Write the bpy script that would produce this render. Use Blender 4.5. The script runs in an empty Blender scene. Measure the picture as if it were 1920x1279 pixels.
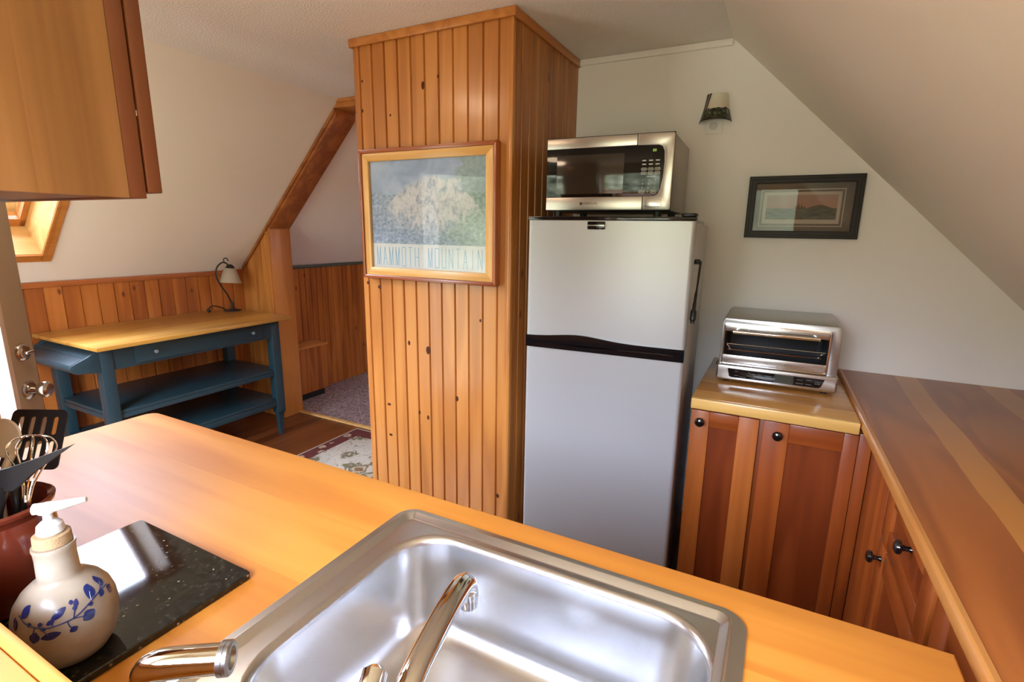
import bpy, bmesh, math, random
from mathutils import Vector, Matrix
random.seed(7)
PI = math.pi
COL = bpy.context.scene.collection
SC = bpy.context.scene

# ------------------------------------------------------------------ helpers
def lin(r, g, b):
    f = lambda c: (c / 255 / 12.92) if c / 255 <= 0.04045 else ((c / 255 + 0.055) / 1.055) ** 2.4
    return (f(r), f(g), f(b), 1.0)


class MB:
    """collects shapes into one mesh object"""
    def __init__(s):
        s.bm = bmesh.new()

    def _add(s, tmp, mat=0):
        for f in tmp.faces:
            f.material_index = mat
        me = bpy.data.meshes.new('tmp')
        tmp.to_mesh(me)
        tmp.free()
        s.bm.from_mesh(me)
        bpy.data.meshes.remove(me)

    def box(s, x0, x1, y0, y1, z0, z1, bev=0.0, seg=2, mat=0, M=None):
        t = bmesh.new()
        bmesh.ops.create_cube(t, size=1)
        for v in t.verts:
            v.co = Vector(((x0 + x1) / 2 + v.co.x * (x1 - x0), (y0 + y1) / 2 + v.co.y * (y1 - y0), (z0 + z1) / 2 + v.co.z * (z1 - z0)))
        if bev > 0:
            bmesh.ops.bevel(t, geom=list(t.edges), offset=bev, segments=seg, profile=0.5, affect='EDGES')
        if M is not None:
            bmesh.ops.transform(t, matrix=M, verts=t.verts)
        s._add(t, mat)
        return s

    def prism(s, pts, a, b, axis='x', bev=0.0, seg=2, mat=0, M=None):
        """polygon pts (2D) extruded from a to b along the axis; pts are the other two coordinates in xyz order"""
        t = bmesh.new()
        def co(p, w):
            return {'x': (w, p[0], p[1]), 'y': (p[0], w, p[1]), 'z': (p[0], p[1], w)}[axis]
        A = [t.verts.new(co(p, a)) for p in pts]
        B = [t.verts.new(co(p, b)) for p in pts]
        n = len(pts)
        t.faces.new(A)
        t.faces.new(B[::-1])
        for i in range(n):
            t.faces.new((A[i], B[i], B[(i + 1) % n], A[(i + 1) % n]))
        bmesh.ops.recalc_face_normals(t, faces=t.faces)
        if bev > 0:
            bmesh.ops.bevel(t, geom=list(t.edges), offset=bev, segments=seg, profile=0.5, affect='EDGES')
        if M is not None:
            bmesh.ops.transform(t, matrix=M, verts=t.verts)
        s._add(t, mat)
        return s

    def tube(s, pts, r, seg=14, mat=0, cap=True, M=None):
        pts = [Vector(p) for p in pts]
        n = len(pts)
        rs = r if isinstance(r, (list, tuple)) else [r] * n
        t = bmesh.new()
        rings = []
        up = None
        for i, p in enumerate(pts):
            d = (pts[min(i + 1, n - 1)] - pts[max(i - 1, 0)]).normalized()
            if up is None:
                up = Vector((0, 0, 1)) if abs(d.z) < 0.9 else Vector((1, 0, 0))
            u = (up - d * up.dot(d)).normalized()
            up = u
            w = d.cross(u)
            rings.append([t.verts.new(p + (u * math.cos(2 * PI * k / seg) + w * math.sin(2 * PI * k / seg)) * rs[i]) for k in range(seg)])
        for a, b in zip(rings, rings[1:]):
            for k in range(seg):
                t.faces.new((a[k], a[(k + 1) % seg], b[(k + 1) % seg], b[k]))
        if cap:
            t.faces.new(rings[0][::-1])
            t.faces.new(rings[-1])
        bmesh.ops.recalc_face_normals(t, faces=t.faces)
        if M is not None:
            bmesh.ops.transform(t, matrix=M, verts=t.verts)
        s._add(t, mat)
        return s

    def lathe(s, prof, seg=40, mat=0, M=None, closed=False):
        """profile of (radius, z) turned about z"""
        t = bmesh.new()
        rings = []
        for r, z in prof:
            if r < 1e-6:
                rings.append([t.verts.new((0, 0, z))])
            else:
                rings.append([t.verts.new((r * math.cos(2 * PI * k / seg), r * math.sin(2 * PI * k / seg), z)) for k in range(seg)])
        pr = list(zip(rings, rings[1:]))
        if closed:
            pr.append((rings[-1], rings[0]))
        for a, b in pr:
            for k in range(seg):
                k2 = (k + 1) % seg
                if len(a) == 1 and len(b) == 1:
                    continue
                if len(a) == 1:
                    t.faces.new((a[0], b[k2], b[k]))
                elif len(b) == 1:
                    t.faces.new((a[k], a[k2], b[0]))
                else:
                    t.faces.new((a[k], a[k2], b[k2], b[k]))
        bmesh.ops.recalc_face_normals(t, faces=t.faces)
        if M is not None:
            bmesh.ops.transform(t, matrix=M, verts=t.verts)
        s._add(t, mat)
        return s

    def loft(s, loops, mat=0, capend=False, M=None):
        t = bmesh.new()
        rings = [[t.verts.new(p) for p in L] for L in loops]
        n = len(rings[0])
        for a, b in zip(rings, rings[1:]):
            for k in range(n):
                t.faces.new((a[k], a[(k + 1) % n], b[(k + 1) % n], b[k]))
        if capend:
            t.faces.new(rings[-1])
        bmesh.ops.recalc_face_normals(t, faces=t.faces)
        if M is not None:
            bmesh.ops.transform(t, matrix=M, verts=t.verts)
        s._add(t, mat)
        return s

    def quad(s, *pts, mat=0):
        t = bmesh.new()
        t.faces.new([t.verts.new(p) for p in pts])
        s._add(t, mat)
        return s

    def sheet_with_hole(s, outer, holes, z0, z1, bev=0.0, mat=0):
        """slab between z0 and z1 with the outline `outer` (2D) and holes cut through"""
        t = bmesh.new()
        loops = []
        for L in [outer] + holes:
            vs = [t.verts.new((p[0], p[1], z1)) for p in L]
            loops.append([t.edges.new((vs[i], vs[(i + 1) % len(vs)])) for i in range(len(vs))])
        es = [e for L in loops for e in L]
        bmesh.ops.triangle_fill(t, use_beauty=True, use_dissolve=False, edges=es)
        bmesh.ops.dissolve_limit(t, angle_limit=0.01, verts=list(t.verts), edges=list(t.edges))
        r = bmesh.ops.extrude_face_region(t, geom=list(t.faces))
        for v in [g for g in r['geom'] if isinstance(g, bmesh.types.BMVert)]:
            v.co.z = z0
        bmesh.ops.recalc_face_normals(t, faces=t.faces)
        if bev > 0:
            ed = [e for e in t.edges if abs(e.verts[0].co.z - z1) < 1e-6 and abs(e.verts[1].co.z - z1) < 1e-6 and e.calc_face_angle(0) > 0.5]
            bmesh.ops.bevel(t, geom=ed, offset=bev, segments=3, profile=0.5, affect='EDGES')
        s._add(t, mat)
        return s

    def boards(s, O, U, N, u0, u1, z0, z1, w, first, gw=0.010, gd=0.008, ztop=None, mat=0):
        """tongue-and-groove boarding: origin O, horizontal direction U, outward normal N; V grooves every w"""
        O, U, N = Vector(O), Vector(U), Vector(N)
        prof = [(u0, 0.0)]
        g = u0 + first
        while g < u1 - gw:
            if g > u0 + gw:
                prof += [(g - gw / 2, 0.0), (g - gw * 0.18, -gd), (g + gw * 0.18, -gd), (g + gw / 2, 0.0)]
            g += w
        prof.append((u1, 0.0))
        t = bmesh.new()
        lo, hi = [], []
        for u, d in prof:
            p = O + U * u + N * d
            zt = ztop(u) if ztop else z1
            lo.append(t.verts.new((p.x, p.y, z0)))
            hi.append(t.verts.new((p.x, p.y, zt)))
        # a back so that the boarding has thickness
        k = -0.016
        bl = [t.verts.new(tuple((O + U * u + N * k).xy) + (z0,)) for u in (u0, u1)]
        bh = [t.verts.new(tuple((O + U * u + N * k).xy) + ((ztop(u) if ztop else z1),)) for u in (u0, u1)]
        for i in range(len(prof) - 1):
            t.faces.new((lo[i], lo[i + 1], hi[i + 1], hi[i]))
        t.faces.new((bl[1], bl[0], bh[0], bh[1]))
        t.faces.new((bl[0], lo[0], hi[0], bh[0]))
        t.faces.new((lo[-1], bl[1], bh[1], hi[-1]))
        t.faces.new(hi + [bh[1], bh[0]])
        t.faces.new([bl[0], bl[1]] + lo[::-1])
        bmesh.ops.recalc_face_normals(t, faces=t.faces)
        s._add(t, mat)
        return s

    def build(s, name, mats, parent=None, world=True, smooth=True, ang=32):
        me = bpy.data.meshes.new(name)
        s.bm.to_mesh(me)
        s.bm.free()
        if not isinstance(mats, (list, tuple)):
            mats = [mats]
        for m in mats:
            me.materials.append(m)
        if smooth:
            for p in me.polygons:
                p.use_smooth = True
            me.set_sharp_from_angle(angle=math.radians(ang))
        o = bpy.data.objects.new(name, me)
        COL.objects.link(o)
        if parent is not None:
            o.parent = parent
            if world:
                me.transform(wmat(parent).inverted())
        return o


def wmat(o):
    m = o.matrix_basis.copy()
    return wmat(o.parent) @ m if o.parent else m


def tag(o, label=None, cat=None, group=None, kind=None):
    if label: o['label'] = label
    if cat: o['category'] = cat
    if group: o['group'] = group
    if kind: o['kind'] = kind
    return o


def thing(name, loc, rz=0.0, label=None, cat=None, group=None, kind=None):
    o = bpy.data.objects.new(name, None)
    o.location = loc
    o.rotation_euler = (0, 0, rz)
    o.empty_display_size = 0.05
    COL.objects.link(o)
    return tag(o, label, cat, group, kind)


def text_mesh(mb, s, size, M, mat=0, sx=1.0, depth=0.0004):
    cu = bpy.data.curves.new('txt', 'FONT')
    cu.body = s
    cu.size = size
    cu.align_x = 'CENTER'
    cu.align_y = 'CENTER'
    cu.extrude = depth
    ob = bpy.data.objects.new('txt', cu)
    COL.objects.link(ob)
    dg = bpy.context.evaluated_depsgraph_get()
    me = bpy.data.meshes.new_from_object(ob.evaluated_get(dg))
    bpy.data.objects.remove(ob)
    bpy.data.curves.remove(cu)
    t = bmesh.new()
    t.from_mesh(me)
    bpy.data.meshes.remove(me)
    bmesh.ops.transform(t, matrix=M @ Matrix.Diagonal((sx, 1, 1, 1)), verts=t.verts)
    mb._add(t, mat)


def rrect(x0, x1, y0, y1, r, z, n=8):
    out = []
    for cx, cy, a0 in ((x1 - r, y1 - r, 0), (x0 + r, y1 - r, 90), (x0 + r, y0 + r, 180), (x1 - r, y0 + r, 270)):
        for k in range(n + 1):
            a = math.radians(a0 + 90 * k / n)
            out.append((cx + r * math.cos(a), cy + r * math.sin(a), z))
    return out


def rr2(x0, x1, y0, y1, r, n=5):
    return [(p[0], p[1]) for p in rrect(x0, x1, y0, y1, r, 0, n)]


def spline(pts, n=8):
    pts = [Vector(p) for p in pts]
    P = [pts[0] * 2 - pts[1]] + pts + [pts[-1] * 2 - pts[-2]]
    out = []
    for i in range(1, len(P) - 2):
        for k in range(n):
            t = k / n
            a, b, c, d = P[i - 1], P[i], P[i + 1], P[i + 2]
            out.append(0.5 * ((2 * b) + (c - a) * t + (2 * a - 5 * b + 4 * c - d) * t * t + (3 * b - a - 3 * c + d) * t ** 3))
    out.append(pts[-1])
    return out


def picframe(mb, x0, x1, z0, z1, w, yb, yf, bev=0.002, mat=0):
    """one mitred ring: closed cross-section swept round the opening"""
    sec = [(0, yb), (0, yf + bev), (bev, yf), (w - bev, yf), (w, yf + bev), (w, yb)]
    rings = [[(x0 + i, y, z0 + i), (x1 - i, y, z0 + i), (x1 - i, y, z1 - i), (x0 + i, y, z1 - i)] for i, y in sec]
    mb.loft(rings + [rings[0]], mat=mat)


def rotM(loc, axis='Z', ang=0.0):
    return Matrix.Translation(loc) @ Matrix.Rotation(ang, 4, axis)


def aim(p, d):
    """matrix taking +Z to direction d at point p"""
    return Matrix.Translation(p) @ Vector(d).to_track_quat('Z', 'Y').to_matrix().to_4x4()


# ------------------------------------------------------------------ materials
def new_mat(name):
    m = bpy.data.materials.new(name)
    m.use_nodes = True
    nt = m.node_tree
    b = nt.nodes['Principled BSDF']
    return m, nt, b


def plain(name, col, rough=0.5, metal=0.0, coat=0.0, spec=0.5, bump=0.0, bscale=200.0, trans=0.0):
    m, nt, b = new_mat(name)
    b.inputs['Base Color'].default_value = col
    b.inputs['Roughness'].default_value = rough
    b.inputs['Metallic'].default_value = metal
    b.inputs['Coat Weight'].default_value = coat
    b.inputs['Specular IOR Level'].default_value = spec
    b.inputs['Transmission Weight'].default_value = trans
    tc = nt.nodes.new('ShaderNodeTexCoord')
    ns = nt.nodes.new('ShaderNodeTexNoise')
    ns.inputs['Scale'].default_value = bscale
    ns.inputs['Detail'].default_value = 4
    nt.links.new(tc.outputs['Object'], ns.inputs['Vector'])
    if bump > 0:
        bp = nt.nodes.new('ShaderNodeBump')
        bp.inputs['Strength'].default_value = bump
        bp.inputs['Distance'].default_value = 0.01
        nt.links.new(ns.outputs['Fac'], bp.inputs['Height'])
        nt.links.new(bp.outputs['Normal'], b.inputs['Normal'])
    else:
        mr = nt.nodes.new('ShaderNodeMapRange')
        dv = 0.012 if metal > 0.5 else 0.035
        ns.inputs['Scale'].default_value = 12 if metal > 0.5 else bscale
        mr.inputs['To Min'].default_value = max(0.0, rough - dv)
        mr.inputs['To Max'].default_value = min(1.0, rough + dv)
        nt.links.new(ns.outputs['Fac'], mr.inputs['Value'])
        nt.links.new(mr.outputs['Result'], b.inputs['Roughness'])
    return m


def math_node(nt, op, a, b=None, clamp=False):
    n = nt.nodes.new('ShaderNodeMath')
    n.operation = op
    n.use_clamp = clamp
    for i, x in enumerate((a, b)):
        if x is None: continue
        if isinstance(x, (int, float)):
            n.inputs[i].default_value = x
        else:
            nt.links.new(x, n.inputs[i])
    return n.outputs[0]


def mixc(nt, fac, a, b, mode='MIX'):
    n = nt.nodes.new('ShaderNodeMix')
    n.data_type = 'RGBA'
    n.blend_type = mode
    for sock, x in ((n.inputs[0], fac), (n.inputs[6], a), (n.inputs[7], b)):
        if isinstance(x, (int, float)):
            sock.default_value = x
        elif isinstance(x, tuple):
            sock.default_value = x
        else:
            nt.links.new(x, sock)
    return n.outputs[2]


def ramp(nt, fac, stops):
    n = nt.nodes.new('ShaderNodeValToRGB')
    el = n.color_ramp.elements
    while len(el) > 1:
        el.remove(el[-1])
    el[0].position, el[0].color = stops[0]
    for p, c in stops[1:]:
        e = el.new(p)
        e.color = c
    nt.links.new(fac, n.inputs[0])
    return n.outputs[0]


def wood(name, dark, mid, light, grain='z', rough=0.35, coat=0.0, coat_r=0.14, across=9.0, along=0.7, rings=7.0, plank=None, knots=0.0, fine=1.0, bump=0.02, shift=(0, 0, 0)):
    """grain runs along the axis; plank = (axis, width, offset, strength) varies the tone board by board"""
    m, nt, b = new_mat(name)
    L = nt.links
    tc = nt.nodes.new('ShaderNodeTexCoord')
    off = nt.nodes.new('ShaderNodeVectorMath')
    off.operation = 'ADD'
    off.inputs[1].default_value = shift
    L.new(tc.outputs['Object'], off.inputs[0])
    sep = nt.nodes.new('ShaderNodeSeparateXYZ')
    L.new(off.outputs[0], sep.inputs[0])
    idx = 'xyz'.index(grain)
    vec = off.outputs[0]
    rnd = None
    if plank:
        ax, w, o, st = plank
        q = math_node(nt, 'FLOOR', math_node(nt, 'DIVIDE', math_node(nt, 'SUBTRACT', sep.outputs['xyz'.index(ax)], o), w))
        wn = nt.nodes.new('ShaderNodeTexWhiteNoise')
        wn.noise_dimensions = '1D'
        L.new(q, wn.inputs['W'])
        rnd = wn.outputs['Value']
        va = nt.nodes.new('ShaderNodeVectorMath')
        va.operation = 'MULTIPLY_ADD'
        L.new(wn.outputs['Color'], va.inputs[0])
        va.inputs[1].default_value = (7, 7, 7)
        L.new(off.outputs[0], va.inputs[2])
        vec = va.outputs[0]
    def mp(a, c):
        n = nt.nodes.new('ShaderNodeMapping')
        s = [a, a, a]
        s[idx] = c
        n.inputs['Scale'].default_value = s
        L.new(vec, n.inputs['Vector'])
        return n.outputs[0]
    def noise(v, scale, det, dist=0.0):
        n = nt.nodes.new('ShaderNodeTexNoise')
        n.inputs['Scale'].default_value = scale
        n.inputs['Detail'].default_value = det
        n.inputs['Distortion'].default_value = dist
        L.new(v, n.inputs['Vector'])
        return n.outputs['Fac']
    n1 = noise(mp(across, along), 1.0, 2.0, 0.5)
    rg = math_node(nt, 'MULTIPLY_ADD', math_node(nt, 'SINE', math_node(nt, 'MULTIPLY', n1, rings * 2 * PI)), 0.5)
    rg.node.inputs[2].default_value = 0.5
    n2 = noise(mp(across * 9, along * 4), 1.0, 4.0, 0.2)
    n3 = noise(mp(across * 0.35, along * 0.6), 1.0, 3.0, 0.0)
    t = math_node(nt, 'MULTIPLY', rg, 0.34)
    t = math_node(nt, 'ADD', t, math_node(nt, 'MULTIPLY', n2, 0.30 * fine))
    t = math_node(nt, 'ADD', t, math_node(nt, 'MULTIPLY', n3, 0.36))
    if rnd is not None:
        t = math_node(nt, 'ADD', t, math_node(nt, 'MULTIPLY', math_node(nt, 'SUBTRACT', rnd, 0.5), plank[3]))
    c = ramp(nt, t, [(0.16, dark), (0.48, mid), (0.82, light)])
    if knots > 0:
        sv = nt.nodes.new('ShaderNodeSeparateXYZ')
        L.new(vec, sv.inputs[0])
        cb = nt.nodes.new('ShaderNodeCombineXYZ')
        L.new(math_node(nt, 'MULTIPLY', sv.outputs['xyz'.index(plank[0])], 7.0), cb.inputs[0])
        L.new(math_node(nt, 'MULTIPLY', sv.outputs[idx], 3.6), cb.inputs[1])
        vo = nt.nodes.new('ShaderNodeTexVoronoi')
        vo.voronoi_dimensions = '2D'
        vo.inputs['Scale'].default_value = 1.0
        L.new(cb.outputs[0], vo.inputs['Vector'])
        sp = nt.nodes.new('ShaderNodeSeparateColor')
        L.new(vo.outputs['Color'], sp.inputs[0])
        keep = math_node(nt, 'GREATER_THAN', sp.outputs[0], 1.0 - knots)
        mr = nt.nodes.new('ShaderNodeMapRange')
        mr.inputs['From Min'].default_value = 0.085
        mr.inputs['From Max'].default_value = 0.035
        L.new(vo.outputs['Distance'], mr.inputs['Value'])
        kf = math_node(nt, 'MULTIPLY', math_node(nt, 'MULTIPLY', mr.outputs['Result'], keep), 0.85)
        c = mixc(nt, kf, c, (dark[0] * 0.35, dark[1] * 0.25, dark[2] * 0.2, 1))
    L.new(c, b.inputs['Base Color'])
    b.inputs['Roughness'].default_value = rough
    b.inputs['Coat Weight'].default_value = coat
    b.inputs['Coat Roughness'].default_value = coat_r
    if bump:
        bp = nt.nodes.new('ShaderNodeBump')
        bp.inputs['Strength'].default_value = bump
        bp.inputs['Distance'].default_value = 0.004
        L.new(n2, bp.inputs['Height'])
        L.new(bp.outputs['Normal'], b.inputs['Normal'])
    return m


WALL = plain('wall_paint', (0.88, 0.865, 0.82, 1), 0.6, bump=0.03, bscale=90)
SLOPE = plain('slope_paint', (0.86, 0.80, 0.69, 1), 0.65, bump=0.03, bscale=90)
CEIL = plain('ceiling_texture', (0.87, 0.84, 0.79, 1), 0.85, bump=0.5, bscale=130)
P_D, P_M, P_L = (0.40, 0.135, 0.025, 1), (0.54, 0.205, 0.042, 1), (0.62, 0.265, 0.064, 1)
PINE_COL = wood('pine_boards_front', P_D, P_M, P_L, 'z', 0.32, 0.25, plank=('x', 0.0693, -1.745 + 0.033, 0.16), rings=3, knots=0.0, fine=0.7)
PINE_SHADED = wood('pine_boards_side_shaded', (0.29, 0.088, 0.016, 1), (0.41, 0.145, 0.028, 1), (0.50, 0.20, 0.046, 1), 'z', 0.42, 0.12, plank=('y', 0.0693, 1.83 + 0.05, 0.22), rings=4, knots=0.22)  # same pine as the front, darkened to put the side's shade into the colour
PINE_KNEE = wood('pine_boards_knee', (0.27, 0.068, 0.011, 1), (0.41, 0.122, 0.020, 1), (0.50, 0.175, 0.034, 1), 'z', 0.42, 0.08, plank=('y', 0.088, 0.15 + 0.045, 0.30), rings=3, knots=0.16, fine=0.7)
PINE_PART = wood('pine_boards_partition', P_D, P_M, P_L, 'z', 0.36, 0.2, plank=('x', 0.088, -3.70 + 0.06, 0.2), rings=3, knots=0.14, fine=0.7)
PINE_TRIM = wood('pine_trim', (0.36, 0.115, 0.02, 1), (0.48, 0.17, 0.032, 1), (0.56, 0.22, 0.05, 1), 'z', 0.42, 0.05, rings=3, fine=0.7)
PINE_TRIMX = wood('pine_trim_long', (0.38, 0.125, 0.024, 1), (0.52, 0.19, 0.038, 1), (0.60, 0.25, 0.06, 1), 'y', 0.38, 0.1, rings=3, fine=0.7)
PINE_SKY = wood('pine_skylight', (0.60, 0.32, 0.09, 1), (0.74, 0.44, 0.15, 1), (0.80, 0.52, 0.20, 1), 'y', 0.4, 0.1, rings=4)
CAP_RED = wood('reddish_cap_trim', (0.24, 0.06, 0.012, 1), (0.34, 0.09, 0.02, 1), (0.42, 0.13, 0.03, 1), 'y', 0.4, 0.1, rings=3)
KNOT = plain('pine_knot', (0.075, 0.018, 0.004, 1), 0.6, spec=0.2)
MAPLE = wood('island_maple', (0.60, 0.205, 0.025, 1), (0.74, 0.29, 0.040, 1), (0.82, 0.36, 0.062, 1), 'x', 0.48, 0.06, coat_r=0.3, across=7, along=0.8, rings=3, plank=('y', 0.165, 0.82, 0.22), fine=0.8)
CT_T = wood('oven_counter_wood', (0.42, 0.17, 0.035, 1), (0.56, 0.26, 0.065, 1), (0.66, 0.35, 0.10, 1), 'x', 0.22, 0.5, across=6, rings=3, plank=('y', 0.12, 1.81, 0.35), fine=0.7)
CT_EDGE = wood('pale_edge_wood', (0.70, 0.40, 0.10, 1), (0.80, 0.50, 0.15, 1), (0.86, 0.58, 0.20, 1), 'x', 0.3, 0.3, rings=3)
CH = ((0.24, 0.048, 0.008, 1), (0.36, 0.085, 0.014, 1), (0.45, 0.125, 0.022, 1))
CHERRY = wood('cherry_rail', *CH, 'x', 0.34, 0.25, rings=3, fine=0.6)
CHERRY_V = wood('cherry_stile', *CH, 'z', 0.34, 0.25, rings=3, fine=0.6)
CHERRY_Y = wood('cherry_rail_side', *CH, 'y', 0.34, 0.25, rings=3, fine=0.6)
PINE_BACK = wood('backsplash_boards', P_D, P_M, P_L, 'z', 0.4, 0.1, plank=('x', 0.088, -1.84, 0.2), rings=3, knots=0.12, fine=0.7)
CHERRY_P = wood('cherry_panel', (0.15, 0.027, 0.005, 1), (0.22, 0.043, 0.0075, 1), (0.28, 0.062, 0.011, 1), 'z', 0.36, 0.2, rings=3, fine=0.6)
CHERRY_L = wood('cherry_stile_light', (0.32, 0.080, 0.013, 1), (0.46, 0.135, 0.024, 1), (0.55, 0.19, 0.04, 1), 'z', 0.34, 0.25, rings=3, fine=0.6)
CHERRY_U = wood('upper_cabinet_frame_wood', (0.10, 0.027, 0.008, 1), (0.155, 0.044, 0.013, 1), (0.20, 0.062, 0.019, 1), 'z', 0.42, 0.08, rings=3, fine=0.7)
UPPER = wood('upper_cabinet_side_wood', (0.19, 0.078, 0.021, 1), (0.30, 0.135, 0.040, 1), (0.38, 0.182, 0.060, 1), 'z', 0.45, 0.05, across=10, rings=2, plank=('y', 0.11, 0.02, 0.10), fine=1.2)
CART_TOP = wood('cart_top_wood', (0.40, 0.18, 0.028, 1), (0.52, 0.26, 0.048, 1), (0.60, 0.33, 0.075, 1), 'y', 0.30, 0.3, across=7, rings=3, plank=('x', 0.09, -3.70, 0.4), fine=0.6)
BLUE = plain('blue_green_paint', (0.014, 0.038, 0.050, 1), 0.42, coat=0.15)
FLOORW = wood('dark_plank_floor', (0.085, 0.022, 0.006, 1), (0.15, 0.042, 0.011, 1), (0.20, 0.062, 0.017, 1), 'y', 0.36, 0.1, across=8, rings=3, plank=('x', 0.085, 0, 0.5))
STEEL = plain('brushed_steel', (0.62, 0.62, 0.61, 1), 0.27, metal=1.0)
STEEL_D = plain('satin_steel', (0.46, 0.46, 0.45, 1), 0.33, metal=1.0)
STEEL_M = plain('microwave_steel', (0.50, 0.46, 0.42, 1), 0.33, metal=1.0)
MWBLACK = plain('microwave_glass', (0.005, 0.005, 0.005, 1), 0.06, spec=0.28)
CHROME = plain('chrome', (0.80, 0.80, 0.80, 1), 0.06, metal=1.0)
NICKEL = plain('satin_nickel', (0.60, 0.56, 0.50, 1), 0.16, metal=1.0)
SILVER = plain('silver_fridge_paint', (0.48, 0.50, 0.51, 1), 0.38, metal=0.3, bscale=30)
GREYPL = plain('grey_fridge_side', (0.58, 0.575, 0.56, 1), 0.42)
BLACK = plain('gloss_black', (0.006, 0.006, 0.007, 1), 0.07, spec=0.5)
BLACKM = plain('matt_black', (0.010, 0.010, 0.010, 1), 0.45)
IRON = plain('dark_iron', (0.020, 0.016, 0.013, 1), 0.45, metal=0.3)
WHITEP = plain('white_plastic', (0.64, 0.63, 0.59, 1), 0.35)
DOORP = plain('door_cream_paint', (0.44, 0.36, 0.25, 1), 0.45)
KNOBB = plain('black_knob', (0.006, 0.005, 0.005, 1), 0.14, coat=0.6)
CREAMG = plain('cream_glass_shade', (0.36, 0.29, 0.20, 1), 0.35)
GREENB = plain('dark_green_trim', (0.06, 0.075, 0.06, 1), 0.5)
BROWNG = plain('red_brown_glaze', (0.13, 0.022, 0.010, 1), 0.12, coat=0.6)
CORK = plain('pale_cork', (0.40, 0.26, 0.13, 1), 0.7, bump=0.2, bscale=350)
BEIGEP = plain('beige_spoon_wood', (0.60, 0.42, 0.24, 1), 0.5)
TEALP = plain('teal_plastic', (0.01, 0.16, 0.19, 1), 0.35)
FRAME_D = plain('dark_brown_frame', (0.022, 0.016, 0.015, 1), 0.45, spec=0.3)
FRAME_C = wood('cherry_frame', (0.22, 0.045, 0.012, 1), (0.32, 0.075, 0.02, 1), (0.40, 0.11, 0.03, 1), 'x', 0.3, 0.3, rings=2)
FRAME_O = wood('oak_frame', (0.58, 0.28, 0.06, 1), (0.70, 0.38, 0.10, 1), (0.78, 0.46, 0.15, 1), 'x', 0.35, 0.2, across=12, rings=4)
FRAME_CV = wood('cherry_frame_upright', (0.22, 0.045, 0.012, 1), (0.32, 0.075, 0.02, 1), (0.40, 0.11, 0.03, 1), 'z', 0.3, 0.3, rings=2)
FRAME_OV = wood('oak_frame_upright', (0.58, 0.28, 0.06, 1), (0.70, 0.38, 0.10, 1), (0.78, 0.46, 0.15, 1), 'z', 0.35, 0.2, across=12, rings=4)
MATB = plain('taupe_mat_board', (0.15, 0.12, 0.095, 1), 0.8)
MATW = plain('pale_mat_board', (0.50, 0.43, 0.36, 1), 0.8)
DARKIN = plain('dark_oven_inside', (0.05, 0.052, 0.056, 1), 0.30, metal=0.5)
INK = plain('pale_print', (0.55, 0.55, 0.52, 1), 0.5)
INKG = plain('grey_print', (0.20, 0.20, 0.19, 1), 0.5)
INKD = plain('dark_print', (0.05, 0.03, 0.02, 1), 0.5)
INKB = plain('blue_print', (0.22, 0.46, 0.66, 1), 0.6)


def glass_mat(name, rough=0.02, tint=(1, 1, 1, 1), refl=0.06, ior=1.45):
    m = bpy.data.materials.new(name)
    m.use_nodes = True
    nt = m.node_tree
    nt.nodes.remove(nt.nodes['Principled BSDF'])
    tr = nt.nodes.new('ShaderNodeBsdfTransparent')
    tr.inputs[0].default_value = tint
    gl = nt.nodes.new('ShaderNodeBsdfGlossy')
    gl.inputs['Roughness'].default_value = rough
    fr = nt.nodes.new('ShaderNodeFresnel')
    fr.inputs[0].default_value = ior
    mx = nt.nodes.new('ShaderNodeMixShader')
    nt.links.new(fr.outputs[0], mx.inputs[0])
    nt.links.new(tr.outputs[0], mx.inputs[1])
    nt.links.new(gl.outputs[0], mx.inputs[2])
    nt.links.new(mx.outputs[0], nt.nodes['Material Output'].inputs[0])
    return m


GLASS = glass_mat('clear_glass')
GLASS_PIC = glass_mat('picture_glass', ior=1.5)
GLASS_OVEN = glass_mat('oven_glass', tint=(0.82, 0.83, 0.85, 1))


def emit_mat(name, col, s):
    m, nt, b = new_mat(name)
    b.inputs['Base Color'].default_value = col
    b.inputs['Emission Color'].default_value = col
    b.inputs['Emission Strength'].default_value = s
    return m


# ------------------------------------------------------------------ camera
def make_camera():
    yw, pt, rl = math.radians(27.3736), math.radians(-12.262), math.radians(0.852)
    d = Vector((-math.sin(yw) * math.cos(pt), math.cos(yw) * math.cos(pt), math.sin(pt)))
    r = Vector((math.cos(yw), math.sin(yw), 0))
    u = r.cross(d)
    r2 = r * math.cos(rl) + u * math.sin(rl)
    u2 = -r * math.sin(rl) + u * math.cos(rl)
    cam = bpy.data.cameras.new('camera')
    cam.sensor_fit = 'HORIZONTAL'
    cam.sensor_width = 36.0
    cam.lens = 956.879 / 1920 * 36.0
    cam.clip_start = 0.02
    cam.clip_end = 100
    o = bpy.data.objects.new('camera', cam)
    m = Matrix((r2, u2, -d)).transposed().to_4x4()
    m.translation = (0, 0, 1.4768)
    o.matrix_world = m
    COL.objects.link(o)
    SC.camera = o


make_camera()

# ------------------------------------------------------------------ room
H = 2.2696
XK, ZK, XL = -3.70, 1.153, -2.576
ML = (H - ZK) / (XL - XK)              # left slope
XS, MR = -0.2754, 0.9746               # right slope
YB = 2.4982                            # back wall of the kitchen
YP = 2.57                              # face of the partition
YG = 0.15                              # inner face of the gable wall
zl = lambda x: H + ML * (x - XL)
zr = lambda x: H - MR * (x - XS)


def struct(o, label, cat):
    return tag(o, label, cat, kind='structure')


m = MB(); m.box(-3.9, 1.3, -0.62, 2.74, -0.06, 0.0)
struct(m.build('floor', FLOORW), 'dark reddish brown plank floor of the kitchen', 'floor')

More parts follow.
